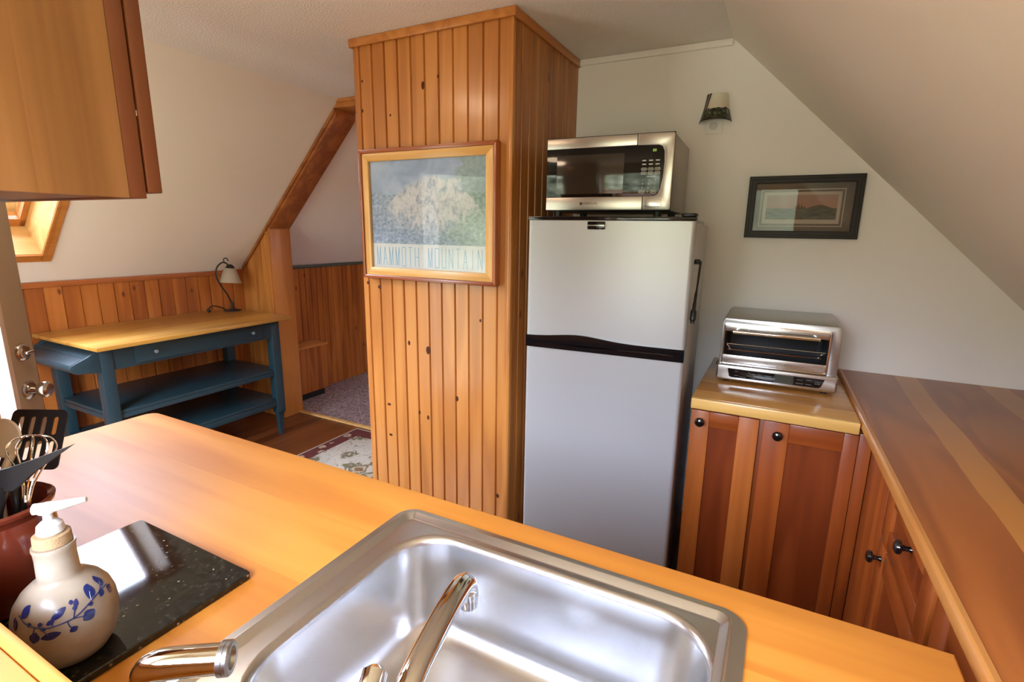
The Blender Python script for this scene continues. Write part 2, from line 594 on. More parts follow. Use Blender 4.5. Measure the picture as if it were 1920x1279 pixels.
# carpet of the next room
mt, nt, b = new_mat('mauve_carpet')
tc = nt.nodes.new('ShaderNodeTexCoord')
nz = nt.nodes.new('ShaderNodeTexNoise'); nz.inputs['Scale'].default_value = 70; nz.inputs['Detail'].default_value = 6
nt.links.new(tc.outputs['Object'], nz.inputs['Vector'])
nt.links.new(ramp(nt, nz.outputs['Fac'], [(0.34, (0.13, 0.08, 0.078, 1)), (0.5, (0.27, 0.185, 0.175, 1)), (0.66, (0.46, 0.34, 0.32, 1))]), b.inputs['Base Color'])
b.inputs['Roughness'].default_value = 0.95
bp = nt.nodes.new('ShaderNodeBump'); bp.inputs['Strength'].default_value = 0.8; bp.inputs['Distance'].default_value = 0.01
nt.links.new(nz.outputs['Fac'], bp.inputs['Height']); nt.links.new(bp.outputs['Normal'], b.inputs['Normal'])
CARPET = mt
m = MB(); m.box(-3.9, 0.0, 2.742, 5.3, -0.06, 0.006)
struct(m.build('floor_carpet', CARPET), 'mauve carpeted floor of the room beyond the opening', 'floor')

m = MB(); m.box(XL, XS, -0.62, 5.3, H, H + 0.08)
struct(m.build('ceiling', CEIL), 'flat white textured ceiling above the kitchen', 'ceiling')


def slab(x0, z0, x1, z1, y0, y1, hole=None, th=0.05):
    """sloping ceiling between two x,z lines; hole = (t0,t1,ya,yb) in fractions of the slope"""
    mb = MB()
    n = Vector((-(z1 - z0), 0, x1 - x0)).normalized()
    if n.z < 0: n = -n
    P = lambda t, y, k=0: tuple(Vector((x0 + (x1 - x0) * t, y, z0 + (z1 - z0) * t)) + n * k)
    rects = [(0, 1, y0, y1)] if not hole else [(0, 1, y0, hole[2]), (0, 1, hole[3], y1), (0, hole[0], hole[2], hole[3]), (hole[1], 1, hole[2], hole[3])]
    for t0, t1, ya, yb in rects:
        mb.loft([[P(t0, ya), P(t1, ya), P(t1, yb), P(t0, yb)], [P(t0, ya, th), P(t1, ya, th), P(t1, yb, th), P(t0, yb, th)]], capend=True)
        mb.quad(P(t0, ya), P(t1, ya), P(t1, yb), P(t0, yb))
    return mb


# the left slope with the skylight hole
SK_Y0, SK_Y1 = 0.62, 1.300
SK_X0, SK_X1 = -3.537, -2.705
ta, tb = (SK_X0 - XK) / (XL - XK), (SK_X1 - XK) / (XL - XK)
ta, tb = (SK_X0 - 0.0125 - (XK - 0.2)) / (XL - XK + 0.2), (SK_X1 + 0.0125 - (XK - 0.2)) / (XL - XK + 0.2)
mb = slab(XK - 0.2, zl(XK - 0.2), XL, H, -0.1, 5.3, (ta, tb, SK_Y0 - 0.0125, SK_Y1 + 0.0125))
struct(mb.build('ceiling_slope_left', SLOPE), 'cream sloping ceiling with the skylight above the blue cart', 'ceiling')
mb = slab(1.12, zr(1.12), XS, H, -0.62, YB + 0.02)
struct(mb.build('ceiling_slope_right', SLOPE), 'cream sloping ceiling above the long side counter', 'ceiling')

# back wall, right knee wall, end of far room
m = MB(); m.prism([(-1.75, 0), (1.2, 0), (1.2, zr(1.2) - 0.0), (XS, H), (-1.75, H)], YB, YB + 0.09, 'y')
wb = struct(m.build('wall_back', WALL), 'white painted wall behind the fridge and the toaster oven', 'wall')
m = MB(); m.box(1.10, 1.18, -0.62, YB, 0.0, 0.95)
struct(m.build('wall_right', WALL), 'low white knee wall behind the long side counter', 'wall')
m = MB(); m.prism([(XK - 0.05, 0), (0.0, 0), (0.0, H), (XL, H), (XK - 0.05, ZK)], 5.2, 5.3, 'y')
struct(m.build('wall_far', PINE_KNEE), 'far wall of the carpeted room', 'wall')  # unseen wall, given dark pine to dim the carpeted room
m = MB(); m.box(-0.06, 0.0, YB + 0.09, 5.2, 0.0, H)
struct(m.build('wall_room_side', PINE_KNEE), 'side wall of the carpeted room', 'wall')  # also unseen, its dark pine added to dim that room
m = MB(); m.box(-1.0, -0.228, YB - 0.016, YB - 0.001, 0.0, 0.092, 0.003)
struct(m.build('baseboard_back', PINE_TRIMX), 'pine baseboard along the white back wall', 'baseboard')
m = MB(); m.box(-0.957, XS, YB - 0.014, YB - 0.0005, H - 0.028, H - 0.001, 0.003)
struct(m.build('trim_crown', WALL), 'thin white crown strip on top of the back wall', 'trim')

# gable wall with the window the photo was taken from and the outside door
m = MB()
WX0, WX1, WZ0, WZ1 = -0.80, 0.10, 1.075, 1.895
AX, AY, SZ = -0.875, -0.30, 1.05       # side and back of the window alcove, height of its deep sill
DX0, DX1, DZ = -2.66, -1.84, 2.03
yo = -0.10
m.prism([(-3.75, 0), (DX0, 0), (DX0, zl(DX0) - 0.003), (-3.75, ZK - 0.1)], yo, YG, 'y')
m.box(DX0, DX1, yo, YG, DZ, zl(DX0) - 0.003)
m.prism([(DX1, 0), (AX, 0), (AX, H - 0.002), (XL, H - 0.002), (DX0, zl(DX0) - 0.003), (DX1, zl(DX0) - 0.003)], yo, YG, 'y')
m.box(AX - 0.1, AX, AY - 0.1, yo, 0, H - 0.002)
m.box(AX, WX0, AY - 0.1, AY, 0, H - 0.002)
m.box(WX0, WX1, AY - 0.1, AY, 0, WZ0)
m.prism([(WX0, WZ1), (WX1, WZ1), (WX1, zr(WX1) - 0.002), (XS, H - 0.002), (WX0, H - 0.002)], AY - 0.1, AY, 'y')
m.prism([(WX1, 0), (1.2, 0), (1.2, 0.82), (WX1, zr(WX1) - 0.002)], AY - 0.1, AY, 'y')
struct(m.build('wall_front', WALL), 'white gable wall with the sink window', 'wall')

m = MB(); m.boards((0, YG + 0.018, 0), (-1, 0, 0), (0, 1, 0), 0.877, -(DX1 + 0.002), 0.912, 1.516, 0.088, 0.05)
struct(m.build('wall_front_boards', PINE_BACK), 'pine boards on the gable wall below the hanging cabinet', 'wall')
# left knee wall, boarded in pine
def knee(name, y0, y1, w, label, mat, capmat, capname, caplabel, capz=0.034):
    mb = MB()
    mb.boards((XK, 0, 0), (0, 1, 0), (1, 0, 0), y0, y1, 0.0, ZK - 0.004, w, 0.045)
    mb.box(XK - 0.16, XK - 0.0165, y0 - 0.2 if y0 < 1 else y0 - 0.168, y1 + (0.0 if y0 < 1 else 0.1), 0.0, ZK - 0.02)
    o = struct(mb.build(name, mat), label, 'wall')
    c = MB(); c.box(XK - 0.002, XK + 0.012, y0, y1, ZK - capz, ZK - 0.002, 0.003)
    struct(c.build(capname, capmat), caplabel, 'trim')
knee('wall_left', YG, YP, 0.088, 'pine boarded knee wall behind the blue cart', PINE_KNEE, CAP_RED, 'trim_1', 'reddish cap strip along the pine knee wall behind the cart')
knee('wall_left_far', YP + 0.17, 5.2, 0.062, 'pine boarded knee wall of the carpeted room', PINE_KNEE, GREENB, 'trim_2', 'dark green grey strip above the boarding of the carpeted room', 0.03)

# partition between the two rooms: boarded panel, jamb, sloping casing, header
XJ = -3.335
m = MB()
m.boards((0, YP, 0), (1, 0, 0), (0, -1, 0), XK + 0.001, XJ - 0.0125, 0.0, 1.0, 0.088, 0.06, ztop=lambda u: zl(u) - 0.004)
m.prism([(XK, 0), (XJ - 0.013, 0), (XJ - 0.013, zl(XJ) - 0.06), (XK, ZK - 0.01)], YP + 0.0165, YP + 0.168, 'y')
struct(m.build('partition_panel', PINE_PART), 'pine boarded panel between the lamp and the opening', 'wall')
m = MB()
m.box(XJ - 0.012, XJ, YP - 0.008, YP + 0.17, 0.0, zl(XJ) - 0.05, 0.003)
m.box(XJ - 0.05, XJ - 0.0125, YP - 0.014, YP - 0.001, 0.0, zl(XJ) - 0.075, 0.003)
struct(m.build('trim_jamb', PINE_TRIM), 'pine jamb of the opening to the carpeted room', 'trim')
m = MB()
k = 0.050
xa, xb = XJ - 0.012, -2.62
m.prism([(xa, zl(xa) - 0.003), (xb, zl(xb) - 0.003), (xb, zl(xb) - k - 0.006), (xa, zl(xa) - k - 0.006)], YP - 0.004, YP + 0.17, 'y', bev=0.003)
m.prism([(XK + 0.02, zl(XK + 0.02) - 0.003), (xb, zl(xb) - 0.003), (xb, zl(xb) - 0.03), (XK + 0.02, zl(XK + 0.02) - 0.03)], YP - 0.016, YP - 0.003, 'y', bev=0.003)
struct(m.build('trim_slope', wood('casing_slope', (0.22, 0.06, 0.014, 1), (0.34, 0.11, 0.026, 1), (0.44, 0.16, 0.04, 1), 'x', 0.38, 0.15, rings=3)), 'pine casing running up the slope of the opening', 'trim')
m = MB()
m.box(xb - 0.02, -1.745, YP - 0.012, YP + 0.17, H - 0.052, H - 0.002, 0.003)
m.box(xb - 0.04, -1.745, YP - 0.02, YP - 0.0125, H - 0.022, H - 0.001, 0.003)
struct(m.build('trim_header', PINE_TRIMX), 'pine header across the top of the opening', 'trim')
m = MB(); m.box(XJ, -1.745, YP + 0.13, YP + 0.17, 0.0, 0.012, 0.004)
struct(m.build('trim_threshold', PINE_SKY), 'pale wooden threshold strip between floor and carpet', 'trim')

# boarded pillar (chimney chase)
CX0, CX1, CY = -1.745, -0.957, 1.830
m = MB()
m.boards((0, CY, 0), (1, 0, 0), (0, -1, 0), CX0, CX1 - 0.018, 0.0, H - 0.001, 0.0693, 0.033)
m.box(CX1 - 0.0175, CX1, CY - 0.004, CY + 0.020, 0.0, H - 0.001, 0.003)
KN = [(-1.375, 2.049, 9, 17), (-1.484, 0.959, 8, 12), (-1.376, 0.937, 13, 20), (-1.221, 0.732, 9, 13), (-1.384, 0.612, 8, 12), (-1.433, 0.629, 7, 11), (-1.009, 0.311, 9, 11), (-1.617, 0.637, 12, 7), (-1.614, 0.479, 12, 7), (-1.705, 1.98, 6, 8), (-1.704, 1.637, 7, 8), (-1.719, 1.224, 8, 8), (-1.648, 1.208, 12, 9), (-1.70, 2.10, 6, 6), (-1.30, 2.075, 5, 7), (-1.10, 1.10, 5, 8), (-1.55, 1.95, 5, 6)]
for x, z, rx, rz in KN:
    m.lathe([(0, 0.6), (0.6, 0.5), (1.0, 0.0)], 14, mat=1, M=Matrix.Translation((x, CY - 0.0002, z)) @ Matrix.Rotation(PI / 2, 4, 'X') @ Matrix.Diagonal((rx * 0.0009, rz * 0.00095, 0.0008, 1)))
pil = struct(m.build('pillar', [PINE_COL, KNOT]), 'tall pillar boarded in knotty pine between opening and fridge', 'pillar')
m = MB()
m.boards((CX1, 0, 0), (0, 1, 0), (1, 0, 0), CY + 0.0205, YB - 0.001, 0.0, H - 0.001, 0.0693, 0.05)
m.build('side_boards', PINE_SHADED, pil)
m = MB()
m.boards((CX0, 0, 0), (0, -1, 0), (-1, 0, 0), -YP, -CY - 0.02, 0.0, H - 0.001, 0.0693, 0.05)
m.build('side_boards', PINE_SHADED, pil)
m = MB()
m.box(CX0 - 0.012, CX1 + 0.012, CY - 0.016, CY - 0.0045, H - 0.034, H - 0.001, 0.003)
m.box(CX1 + 0.0005, CX1 + 0.012, CY - 0.004, YB - 0.002, H - 0.034, H - 0.001, 0.003)
m.box(CX0 - 0.012, CX0 - 0.0005, CY - 0.004, YP - 0.02, H - 0.034, H - 0.001, 0.003)
m.build('crown_trim', PINE_TRIMX, pil)

# window_1: the sink window (behind the camera), wooden stool
w1 = thing('window_1', ((WX0 + WX1) / 2, AY, WZ0), 0, 'wood trimmed window with a deep ledge behind the sink', 'window', kind='structure')
m = MB(); m.box(AX + 0.001, 0.268, YG + 0.0005, YG + 0.016, SZ - 0.014, SZ + 0.012, 0.004)
m.box(AX + 0.001, 0.268, AY + 0.001, YG + 0.0002, SZ - 0.014, SZ + 0.012, 0.002)
m.build('window_sill', MAPLE, w1)
m = MB(); m.box(AX + 0.001, 0.268, YG - 0.03, YG - 0.0005, 0.0, SZ - 0.0145)
m.build('sill_apron', MAPLE, w1)
m = MB()
picframe(m, WX0 + 0.001, WX1 - 0.001, WZ0 + 0.001, WZ1 - 0.001, 0.03, AY - 0.05, AY - 0.09, 0.003)
m.build('window_frame', PINE_SKY, w1)
m = MB(); picframe(m, WX0 - 0.02, WX1 + 0.02, WZ0 - 0.011, WZ1 + 0.02, 0.019, AY + 0.0005, AY + 0.014, 0.0)
m.build('casing', PINE_SKY, w1)

# window_2: skylight in the left slope
n_out = Vector((-ML, 0, 1)).normalized()
a_up = Vector((1, 0, ML)).normalized()
def SP(x, y, k=0.0, s=0.0):
    p = Vector((x, y, zl(x))) + n_out * k + a_up * s
    return tuple(p)
def bar(mb, xa, xb, ya, yb, k0, k1, bev=0.003):
    t = bmesh.new()
    vs = [t.verts.new(SP(x, y, k)) for k in (k0, k1) for x, y in ((xa, ya), (xb, ya), (xb, yb), (xa, yb))]
    for f in ((0, 1, 2, 3), (7, 6, 5, 4), (0, 4, 5, 1), (1, 5, 6, 2), (2, 6, 7, 3), (3, 7, 4, 0)):
        t.faces.new([vs[i] for i in f])
    bmesh.ops.recalc_face_normals(t, faces=t.faces)
    if bev: bmesh.ops.bevel(t, geom=list(t.edges), offset=bev, segments=2, affect='EDGES')
    mb._add(t)
w2 = thing('window_2', (SK_X0, SK_Y1, zl(SK_X0)), 0, 'skylight with deep pine reveal in the sloping ceiling', 'window', kind='structure')
m = MB()
cw, cx = 0.045, 0.036
for ya, yb in ((SK_Y1 + 0.001, SK_Y1 + cw), (SK_Y0 - cw, SK_Y0 - 0.001)):
    bar(m, SK_X0 - cx, SK_X1 + cx, ya, yb, -0.014, -0.0005)
bar(m, SK_X0 - cx, SK_X0 - 0.001, SK_Y0, SK_Y1, -0.014, -0.0005)
bar(m, SK_X1 + 0.001, SK_X1 + cx, SK_Y0, SK_Y1, -0.014, -0.0005)
for ya, yb in ((SK_Y1 - 0.004, SK_Y1 + 0.008), (SK_Y0 - 0.008, SK_Y0 + 0.004)):
    bar(m, SK_X0, SK_X1, ya, yb, -0.019, -0.0145, 0.001)
bar(m, SK_X0 - 0.006, SK_X0 + 0.003, SK_Y0, SK_Y1, -0.019, -0.0145, 0.001)
m.build('casing', PINE_TRIMX, w2)
m = MB()
D = 0.22
bar(m, SK_X0 - 0.012, SK_X0, SK_Y0 - 0.012, SK_Y1 + 0.012, -0.001, D, 0)
bar(m, SK_X1, SK_X1 + 0.012, SK_Y0 - 0.012, SK_Y1 + 0.012, -0.001, D, 0)
bar(m, SK_X0, SK_X1, SK_Y1, SK_Y1 + 0.012, -0.001, D, 0)
bar(m, SK_X0, SK_X1, SK_Y0 - 0.012, SK_Y0, -0.001, D, 0)
m.build('reveal', PINE_SKY, w2)
m = MB()
bar(m, SK_X0, SK_X0 + 0.036, SK_Y0, SK_Y1, D - 0.02, D + 0.025)
bar(m, SK_X1 - 0.036, SK_X1, SK_Y0, SK_Y1, D - 0.02, D + 0.025)
bar(m, SK_X0, SK_X1, SK_Y1 - 0.026, SK_Y1, D - 0.02, D + 0.025)
bar(m, SK_X0, SK_X1, SK_Y0, SK_Y0 + 0.026, D - 0.02, D + 0.025)
m.build('sash', PINE_TRIMX, w2)
m = MB()
m.quad(SP(SK_X0, SK_Y0, D + 0.01), SP(SK_X1, SK_Y0, D + 0.01), SP(SK_X1, SK_Y1, D + 0.01), SP(SK_X0, SK_Y1, D + 0.01))
m.build('pane', GLASS, w2)

# door_1: glazed outside door, standing open
EX, EY = -0.616, 0.788                       # along the door towards the free edge
hx, hy = -1.838, 0.165
ang = math.atan2(EY, EX)
d1 = thing('door_1', (hx, hy, 0.0), ang, 'cream glazed outside door standing open at the left', 'door', kind='structure')
DW, DH, DT = 0.785, 2.0, 0.040               # local: x along the door, room side at -y
m = MB()
for a, c in ((0.0, 0.115), (DW - 0.115, DW)):
    m.box(a, c, 0, DT, 0.012, DH, 0.003)
m.box(0.115, DW - 0.115, 0, DT, 0.012, 0.26, 0.003)
m.box(0.115, DW - 0.115, 0, DT, DH - 0.13, DH, 0.003)
m.build('door_slab', DOORP, d1, world=False)
m = MB()
gx0, gx1, gz0, gz1 = 0.115, DW - 0.115, 0.26, DH - 0.13
for a, c in ((gx0, gx0 + 0.022), (gx1 - 0.022, gx1)):
    m.box(a, c, -0.008, DT + 0.004, gz0, gz1, 0.004)
m.box(gx0 + 0.022, gx1 - 0.022, -0.008, DT + 0.004, gz0, gz0 + 0.022, 0.004)
m.box(gx0 + 0.022, gx1 - 0.022, -0.008, DT + 0.004, gz1 - 0.022, gz1, 0.004)
m.build('glazing_bead', plain('bead_paint', (0.72, 0.60, 0.50, 1), 0.4), d1, world=False)
m = MB(); m.quad((gx0, DT / 2, gz0), (gx1, DT / 2, gz0), (gx1, DT / 2, gz1), (gx0, DT / 2, gz1))
m.build('glass_pane', GLASS, d1, world=False)
kx, kz = DW - 0.058, 0.905
MY = lambda x, z: Matrix.Translation((x, 0, z)) @ Matrix.Rotation(PI / 2, 4, 'X')   # +Z to -Y (room side)
m = MB()
m.lathe([(0, 0.010), (0.012, 0.010), (0.026, 0.008), (0.033, 0.003), (0.0335, 0.0)], 36, M=MY(kx, kz))
m.lathe([(0.012, 0.008), (0.011, 0.024), (0.014, 0.030), (0.024, 0.036), (0.0285, 0.047), (0.0275, 0.058), (0.020, 0.066), (0.0, 0.069)], 36, M=MY(kx, kz))
m.build('door_knob', NICKEL, d1, world=False)
m = MB()
m.lathe([(0, 0.014), (0.020, 0.014), (0.027, 0.010), (0.031, 0.003), (0.0315, 0.0)], 36, M=MY(kx, kz + 0.135))
m.box(kx - 0.019, kx + 0.019, -0.030, -0.013, kz + 0.130, kz + 0.140, 0.003)
m.build('deadbolt', NICKEL, d1, world=False)

# ------------------------------------------------------------------ kitchen fittings
ZC = 0.91
XI, YI, XE = -1.6737, 0.8216, 0.2755
# sink cut-out
hole = [(-0.59, 0.262), (-0.006, 0.262), (-0.006, 0.735), (-0.59, 0.735)]
outer = [(XI, YG + 0.002), (XE, YG + 0.002), (XE, YI)] + [(XI + 0.03 - 0.03 * math.sin(a), YI - 0.03 + 0.03 * math.cos(a)) for a in [PI / 2 * k / 6 for k in range(7)]]
m = MB(); m.sheet_with_hole(outer, [hole], ZC - 0.038, ZC, 0.004)
tag(m.build('island_countertop', MAPLE), 'glossy orange maple countertop of the island holding the sink', 'countertop')

ib = thing('island_cabinet', (-0.7, 0.5, 0), 0, 'wooden base cabinet under the island countertop', 'cabinet')
m = MB()
m.box(XI + 0.03, -0.66, YG + 0.01, YI - 0.03, 0.09, ZC - 0.0385, 0.002)
m.box(0.04, XE - 0.012, YG + 0.01, YI - 0.03, 0.09, ZC - 0.0385, 0.002)
m.box(-0.66, 0.04, YI - 0.05, YI - 0.03, 0.09, ZC - 0.0385, 0.002)
m.box(-0.66, 0.04, YG + 0.01, YI - 0.05, 0.09, 0.11, 0.002)
m.build('cabinet_body', CHERRY_P, ib)
m = MB(); m.box(XI + 0.08, XE - 0.03, YG + 0.02, YI - 0.09, 0.0, 0.0895)
m.build('plinth', CHERRY, ib)
for k in range(4):
    x0 = XI + 0.05 + k * 0.46
    m = MB(); m.box(x0, x0 + 0.44, YI - 0.0295, YI - 0.0115, 0.12, ZC - 0.06, 0.003)
    m.build('back_panel', CHERRY_V, ib)

# sink
sk = thing('kitchen_sink', (-0.307, 0.478, ZC), 0, 'single bowl stainless steel sink set into the island countertop', 'sink')
m = MB()
ox0, ox1, oy0, oy1 = -0.632, 0.017, 0.197, 0.760
def rim(i, z, r): return rrect(ox0 + i, ox1 - i, oy0 + i, oy1 - i, r, z)
def bowl(i, z, r): return rrect(-0.562 + i, -0.018 - i, 0.292 + i, 0.708 - i, r, z)
LP = [rim(0, ZC + 0.0008, 0.040), rim(0.0008, ZC + 0.0030, 0.039), rim(0.0025, ZC + 0.0040, 0.037), rim(0.0195, ZC + 0.0046, 0.024), rim(0.0215, ZC + 0.0115, 0.022), rim(0.0230, ZC + 0.0130, 0.020),
      rim(0.0250, ZC + 0.0132, 0.018), rim(0.0265, ZC + 0.0126, 0.017), rim(0.0350, ZC + 0.0052, 0.011), rim(0.0370, ZC + 0.0042, 0.009),
      bowl(-0.0090, ZC + 0.0040, 0.099), bowl(-0.0060, ZC + 0.0044, 0.096), bowl(-0.0030, ZC + 0.0042, 0.093), bowl(0.0, ZC + 0.0030, 0.09), bowl(0.003, ZC + 0.0008, 0.088), bowl(0.0052, ZC - 0.003, 0.087), bowl(0.0070, ZC - 0.010, 0.086), bowl(0.011, ZC - 0.05, 0.085), bowl(0.018, ZC - 0.12, 0.085),
      bowl(0.0215, ZC - 0.142, 0.084), bowl(0.0265, ZC - 0.156, 0.082), bowl(0.0345, ZC - 0.167, 0.08), bowl(0.0450, ZC - 0.175, 0.076), bowl(0.058, ZC - 0.180, 0.07), bowl(0.075, ZC - 0.1825, 0.06), bowl(0.11, ZC - 0.184, 0.045), bowl(0.17, ZC - 0.185, 0.02)]
# the flat deck loops are not concentric: resample so that spokes line up
m.loft(LP, capend=True)
m.build('sink_bowl', plain('sink_steel', (0.72, 0.73, 0.75, 1), 0.26, metal=1.0), sk, ang=24)
m = MB(); m.lathe([(0.0, 0.003), (0.012, 0.003), (0.015, 0.001), (0.034, 0.0015), (0.044, 0.004), (0.046, 0.001)], 40, M=Matrix.Translation((-0.29, 0.49, ZC - 0.1848)))
m.build('drain', CHROME, sk)

# faucet
fa = thing('kitchen_faucet', (-0.235, 0.2625, ZC + 0.0045), 0, 'chrome single spout faucet on the near rim of the sink', 'faucet')
m = MB(); m.lathe([(0.0, 0.0), (0.0195, 0.0), (0.0195, 0.008), (0.018, 0.014), (0.0175, 0.05), (0.017, 0.10), (0.015, 0.108), (0.0, 0.110)], 32, M=Matrix.Translation((-0.235, 0.2625, ZC + 0.0046)))
m.build('faucet_body', CHROME, fa)
sp = spline([(-0.235, 0.2625, 1.0), (-0.2355, 0.263, 1.040), (-0.239, 0.270, 1.070), (-0.250, 0.296, 1.083), (-0.262, 0.345, 1.086), (-0.274, 0.395, 1.084), (-0.283, 0.432, 1.077), (-0.2865, 0.447, 1.064), (-0.287, 0.450, 1.050)], 8)
m = MB(); m.tube(sp, [0.0125] * len(sp), 24)
m.tube([(-0.287, 0.450, 1.056), (-0.287, 0.450, 1.036)], 0.0115, 20)
m.build('spout', CHROME, fa)
m = MB(); m.tube(spline([(-0.240, 0.256, 1.018), (-0.258, 0.258, 1.046), (-0.278, 0.272, 1.066), (-0.292, 0.298, 1.078)], 6), [0.009 + 0.0035 * min(1, k / 12) for k in range(18)] + [0.006], 18)
m.build('lever_handle', CHROME, fa)

tp = thing('filter_tap', (-0.566, 0.258, ZC + 0.0046), 0, 'short chrome side tap by the near left corner of the sink', 'tap')
m = MB(); m.lathe([(0.0, 0.0), (0.0165, 0.0), (0.0165, 0.006), (0.013, 0.010), (0.0125, 0.03)], 28, M=Matrix.Translation((-0.566, 0.258, ZC + 0.0050)))
m.build('tap_base', CHROME, tp)
q = spline([(-0.566, 0.258, 0.93), (-0.574, 0.240, 0.965), (-0.572, 0.234, 0.990), (-0.560, 0.240, 1.003), (-0.535, 0.257, 1.006), (-0.505, 0.279, 1.005)], 6)
m = MB(); m.tube(q, [0.0125 + 0.004 * min(1, max(0, (k - 8) / 12)) for k in range(len(q))], 24)
m.build('tap_spout', CHROME, tp)
dv = Vector((0.030, 0.022, -0.001)).normalized()
m = MB(); m.lathe([(0.0165, 0.0), (0.0185, 0.001), (0.0185, 0.006), (0.0175, 0.0065), (0.0185, 0.007), (0.0185, 0.011), (0.0165, 0.013), (0.012, 0.0125), (0.0105, 0.008), (0, 0.008)], 30, M=aim((-0.505, 0.279, 1.005), dv))
m.build('aerator', STEEL_D, tp)

# toaster-oven counter and its cabinet
XT0, YT0 = -0.2255, 1.8126
m = MB(); m.prism([(XT0, YT0 + 0.0205), (0.2745 + 0.0185 * (YB - YT0 - 0.0205) - 0.0112, YT0 + 0.0205), (0.2745 - 0.0112, YB - 0.0005), (XT0, YB - 0.0005)], ZC - 0.036, ZC, 'z', bev=0.0015)
ct = tag(m.build('small_countertop', CT_T), 'short brown countertop under the toaster oven', 'countertop')
m = MB(); m.box(XT0, 0.2755, YT0, YT0 + 0.020, ZC - 0.038, ZC, 0.004)
m.build('front_edging', CT_EDGE, ct)

def shaker(name, parent, x0, x1, z0, z1, y, stile, rail, mats, lstile=None, axis='y', th=0.019):
    """framed door with a recessed panel; front at y facing -y (axis 'y') or front at x facing -x (axis 'x')"""
    lst = lstile or stile
    if axis == 'y':
        B = lambda mb, a, c, z, w, d0, d1, bv: mb.box(a, c, y + d0, y + d1, z, w, bv)
    else:
        B = lambda mb, a, c, z, w, d0, d1, bv: mb.box(y + d0, y + d1, a, c, z, w, bv)
    P = MB(); B(P, x0 + lst, x1 - stile, z0 + rail, z1 - rail, 0.009, th - 0.003, 0)
    o = P.build(name, mats[2], parent)
    for a, c in ((x0, x0 + lst), (x1 - stile, x1)):
        S = MB(); B(S, a, c, z0, z1, 0, th, 0.002); S.build('stile', mats[0], o)
    for a, c in ((z0, z0 + rail), (z1 - rail, z1)):
        S = MB(); B(S, x0 + lst + 0.0001, x1 - stile - 0.0001, a, c, 0.0003, th, 0.002); S.build('rail', mats[1], o)
    return o

KPROF = [(0.0075, 0.0), (0.006, 0.004), (0.0055, 0.012), (0.008, 0.017), (0.0145, 0.020), (0.0165, 0.0245), (0.0145, 0.030), (0.008, 0.0335), (0.0, 0.0345)]
def knob(parent, p, d, name='knob'):
    mb = MB(); mb.lathe(KPROF, 28, M=aim(p, d))
    return mb.build(name, KNOBB, parent)

YD = YT0 + 0.025
tc_ = thing('oven_cabinet', (0.02, 2.15, 0), 0, 'cherry base cabinet with two tall doors beneath the toaster oven', 'cabinet')
m = MB()
m.box(XT0 + 0.003, 0.300, YD + 0.0195, YB - 0.018, 0.09, ZC - 0.039, 0.001)
m.build('cabinet_body', CHERRY_V, tc_)
m = MB(); m.box(XT0 + 0.01, 0.30, YD + 0.07, YB - 0.02, 0.0, 0.0895)
m.build('plinth', CHERRY, tc_)
m = MB(); m.box(0.2815, 0.3172, YD + 0.003, YD + 0.0194, 0.09, 0.868, 0.002); m.build('corner_stile', CHERRY_V, tc_)
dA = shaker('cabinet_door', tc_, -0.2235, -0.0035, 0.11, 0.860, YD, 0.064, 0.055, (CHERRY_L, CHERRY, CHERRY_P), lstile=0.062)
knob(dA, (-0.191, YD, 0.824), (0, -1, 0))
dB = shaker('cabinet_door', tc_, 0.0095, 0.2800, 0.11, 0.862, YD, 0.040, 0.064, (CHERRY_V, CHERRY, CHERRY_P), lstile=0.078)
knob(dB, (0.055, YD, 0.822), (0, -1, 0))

# long side counter with slanted front edge
edge = lambda y: 0.2745 + 0.0185 * (YB - y)
RZ = 0.922
SIDE = wood('side_counter_wood', (0.25, 0.065, 0.012, 1), (0.35, 0.10, 0.019, 1), (0.43, 0.14, 0.028, 1), 'y', 0.36, 0.25, coat_r=0.25, across=5, along=0.9, rings=4, fine=0.6)
# pale sapwood stripe between the darker boards
nt = SIDE.node_tree
tcn = nt.nodes.new('ShaderNodeTexCoord'); spx = nt.nodes.new('ShaderNodeSeparateXYZ'); nt.links.new(tcn.outputs['Object'], spx.inputs[0])
wob = nt.nodes.new('ShaderNodeTexNoise'); wob.inputs['Scale'].default_value = 2.2; nt.links.new(tcn.outputs['Object'], wob.inputs['Vector'])
xx = math_node(nt, 'ADD', spx.outputs[0], math_node(nt, 'MULTIPLY', math_node(nt, 'SUBTRACT', wob.outputs['Fac'], 0.5), 0.035))
xx = math_node(nt, 'ADD', xx, math_node(nt, 'MULTIPLY', spx.outputs[1], -0.006))
s1 = math_node(nt, 'MULTIPLY', math_node(nt, 'GREATER_THAN', xx, 0.440), math_node(nt, 'LESS_THAN', xx, 0.512))
s2 = math_node(nt, 'MULTIPLY', math_node(nt, 'GREATER_THAN', xx, 0.712), math_node(nt, 'LESS_THAN', xx, 0.80))
st = math_node(nt, 'ADD', s1, s2, clamp=True)
pb = nt.nodes['Principled BSDF']
old = pb.inputs['Base Color'].links[0].from_socket
nt.links.new(mixc(nt, math_node(nt, 'MULTIPLY', st, 0.75), old, (0.60, 0.26, 0.055, 1)), pb.inputs['Base Color'])
m = MB()
m.prism([(edge(YB) + 0.004, YB - 0.0005), (1.099, YB - 0.0005), (1.099, AY + 0.002), (edge(AY) + 0.004, AY + 0.002)], RZ - 0.0265, RZ, 'z', bev=0.002)
rc = tag(m.build('side_countertop', SIDE), 'long dark cherry countertop with pale stripes under the right slope', 'countertop')
m = MB()
pr = [(0.0, -0.027), (0.0, -0.006), (0.002, -0.002), (0.006, 0.0005), (0.014, 0.0005), (0.014, -0.027)]
m.loft([[(edge(y) - 0.010 + a, y, RZ + z) for a, z in pr] for y in (YB - 0.0007, AY + 0.0025)], capend=True)
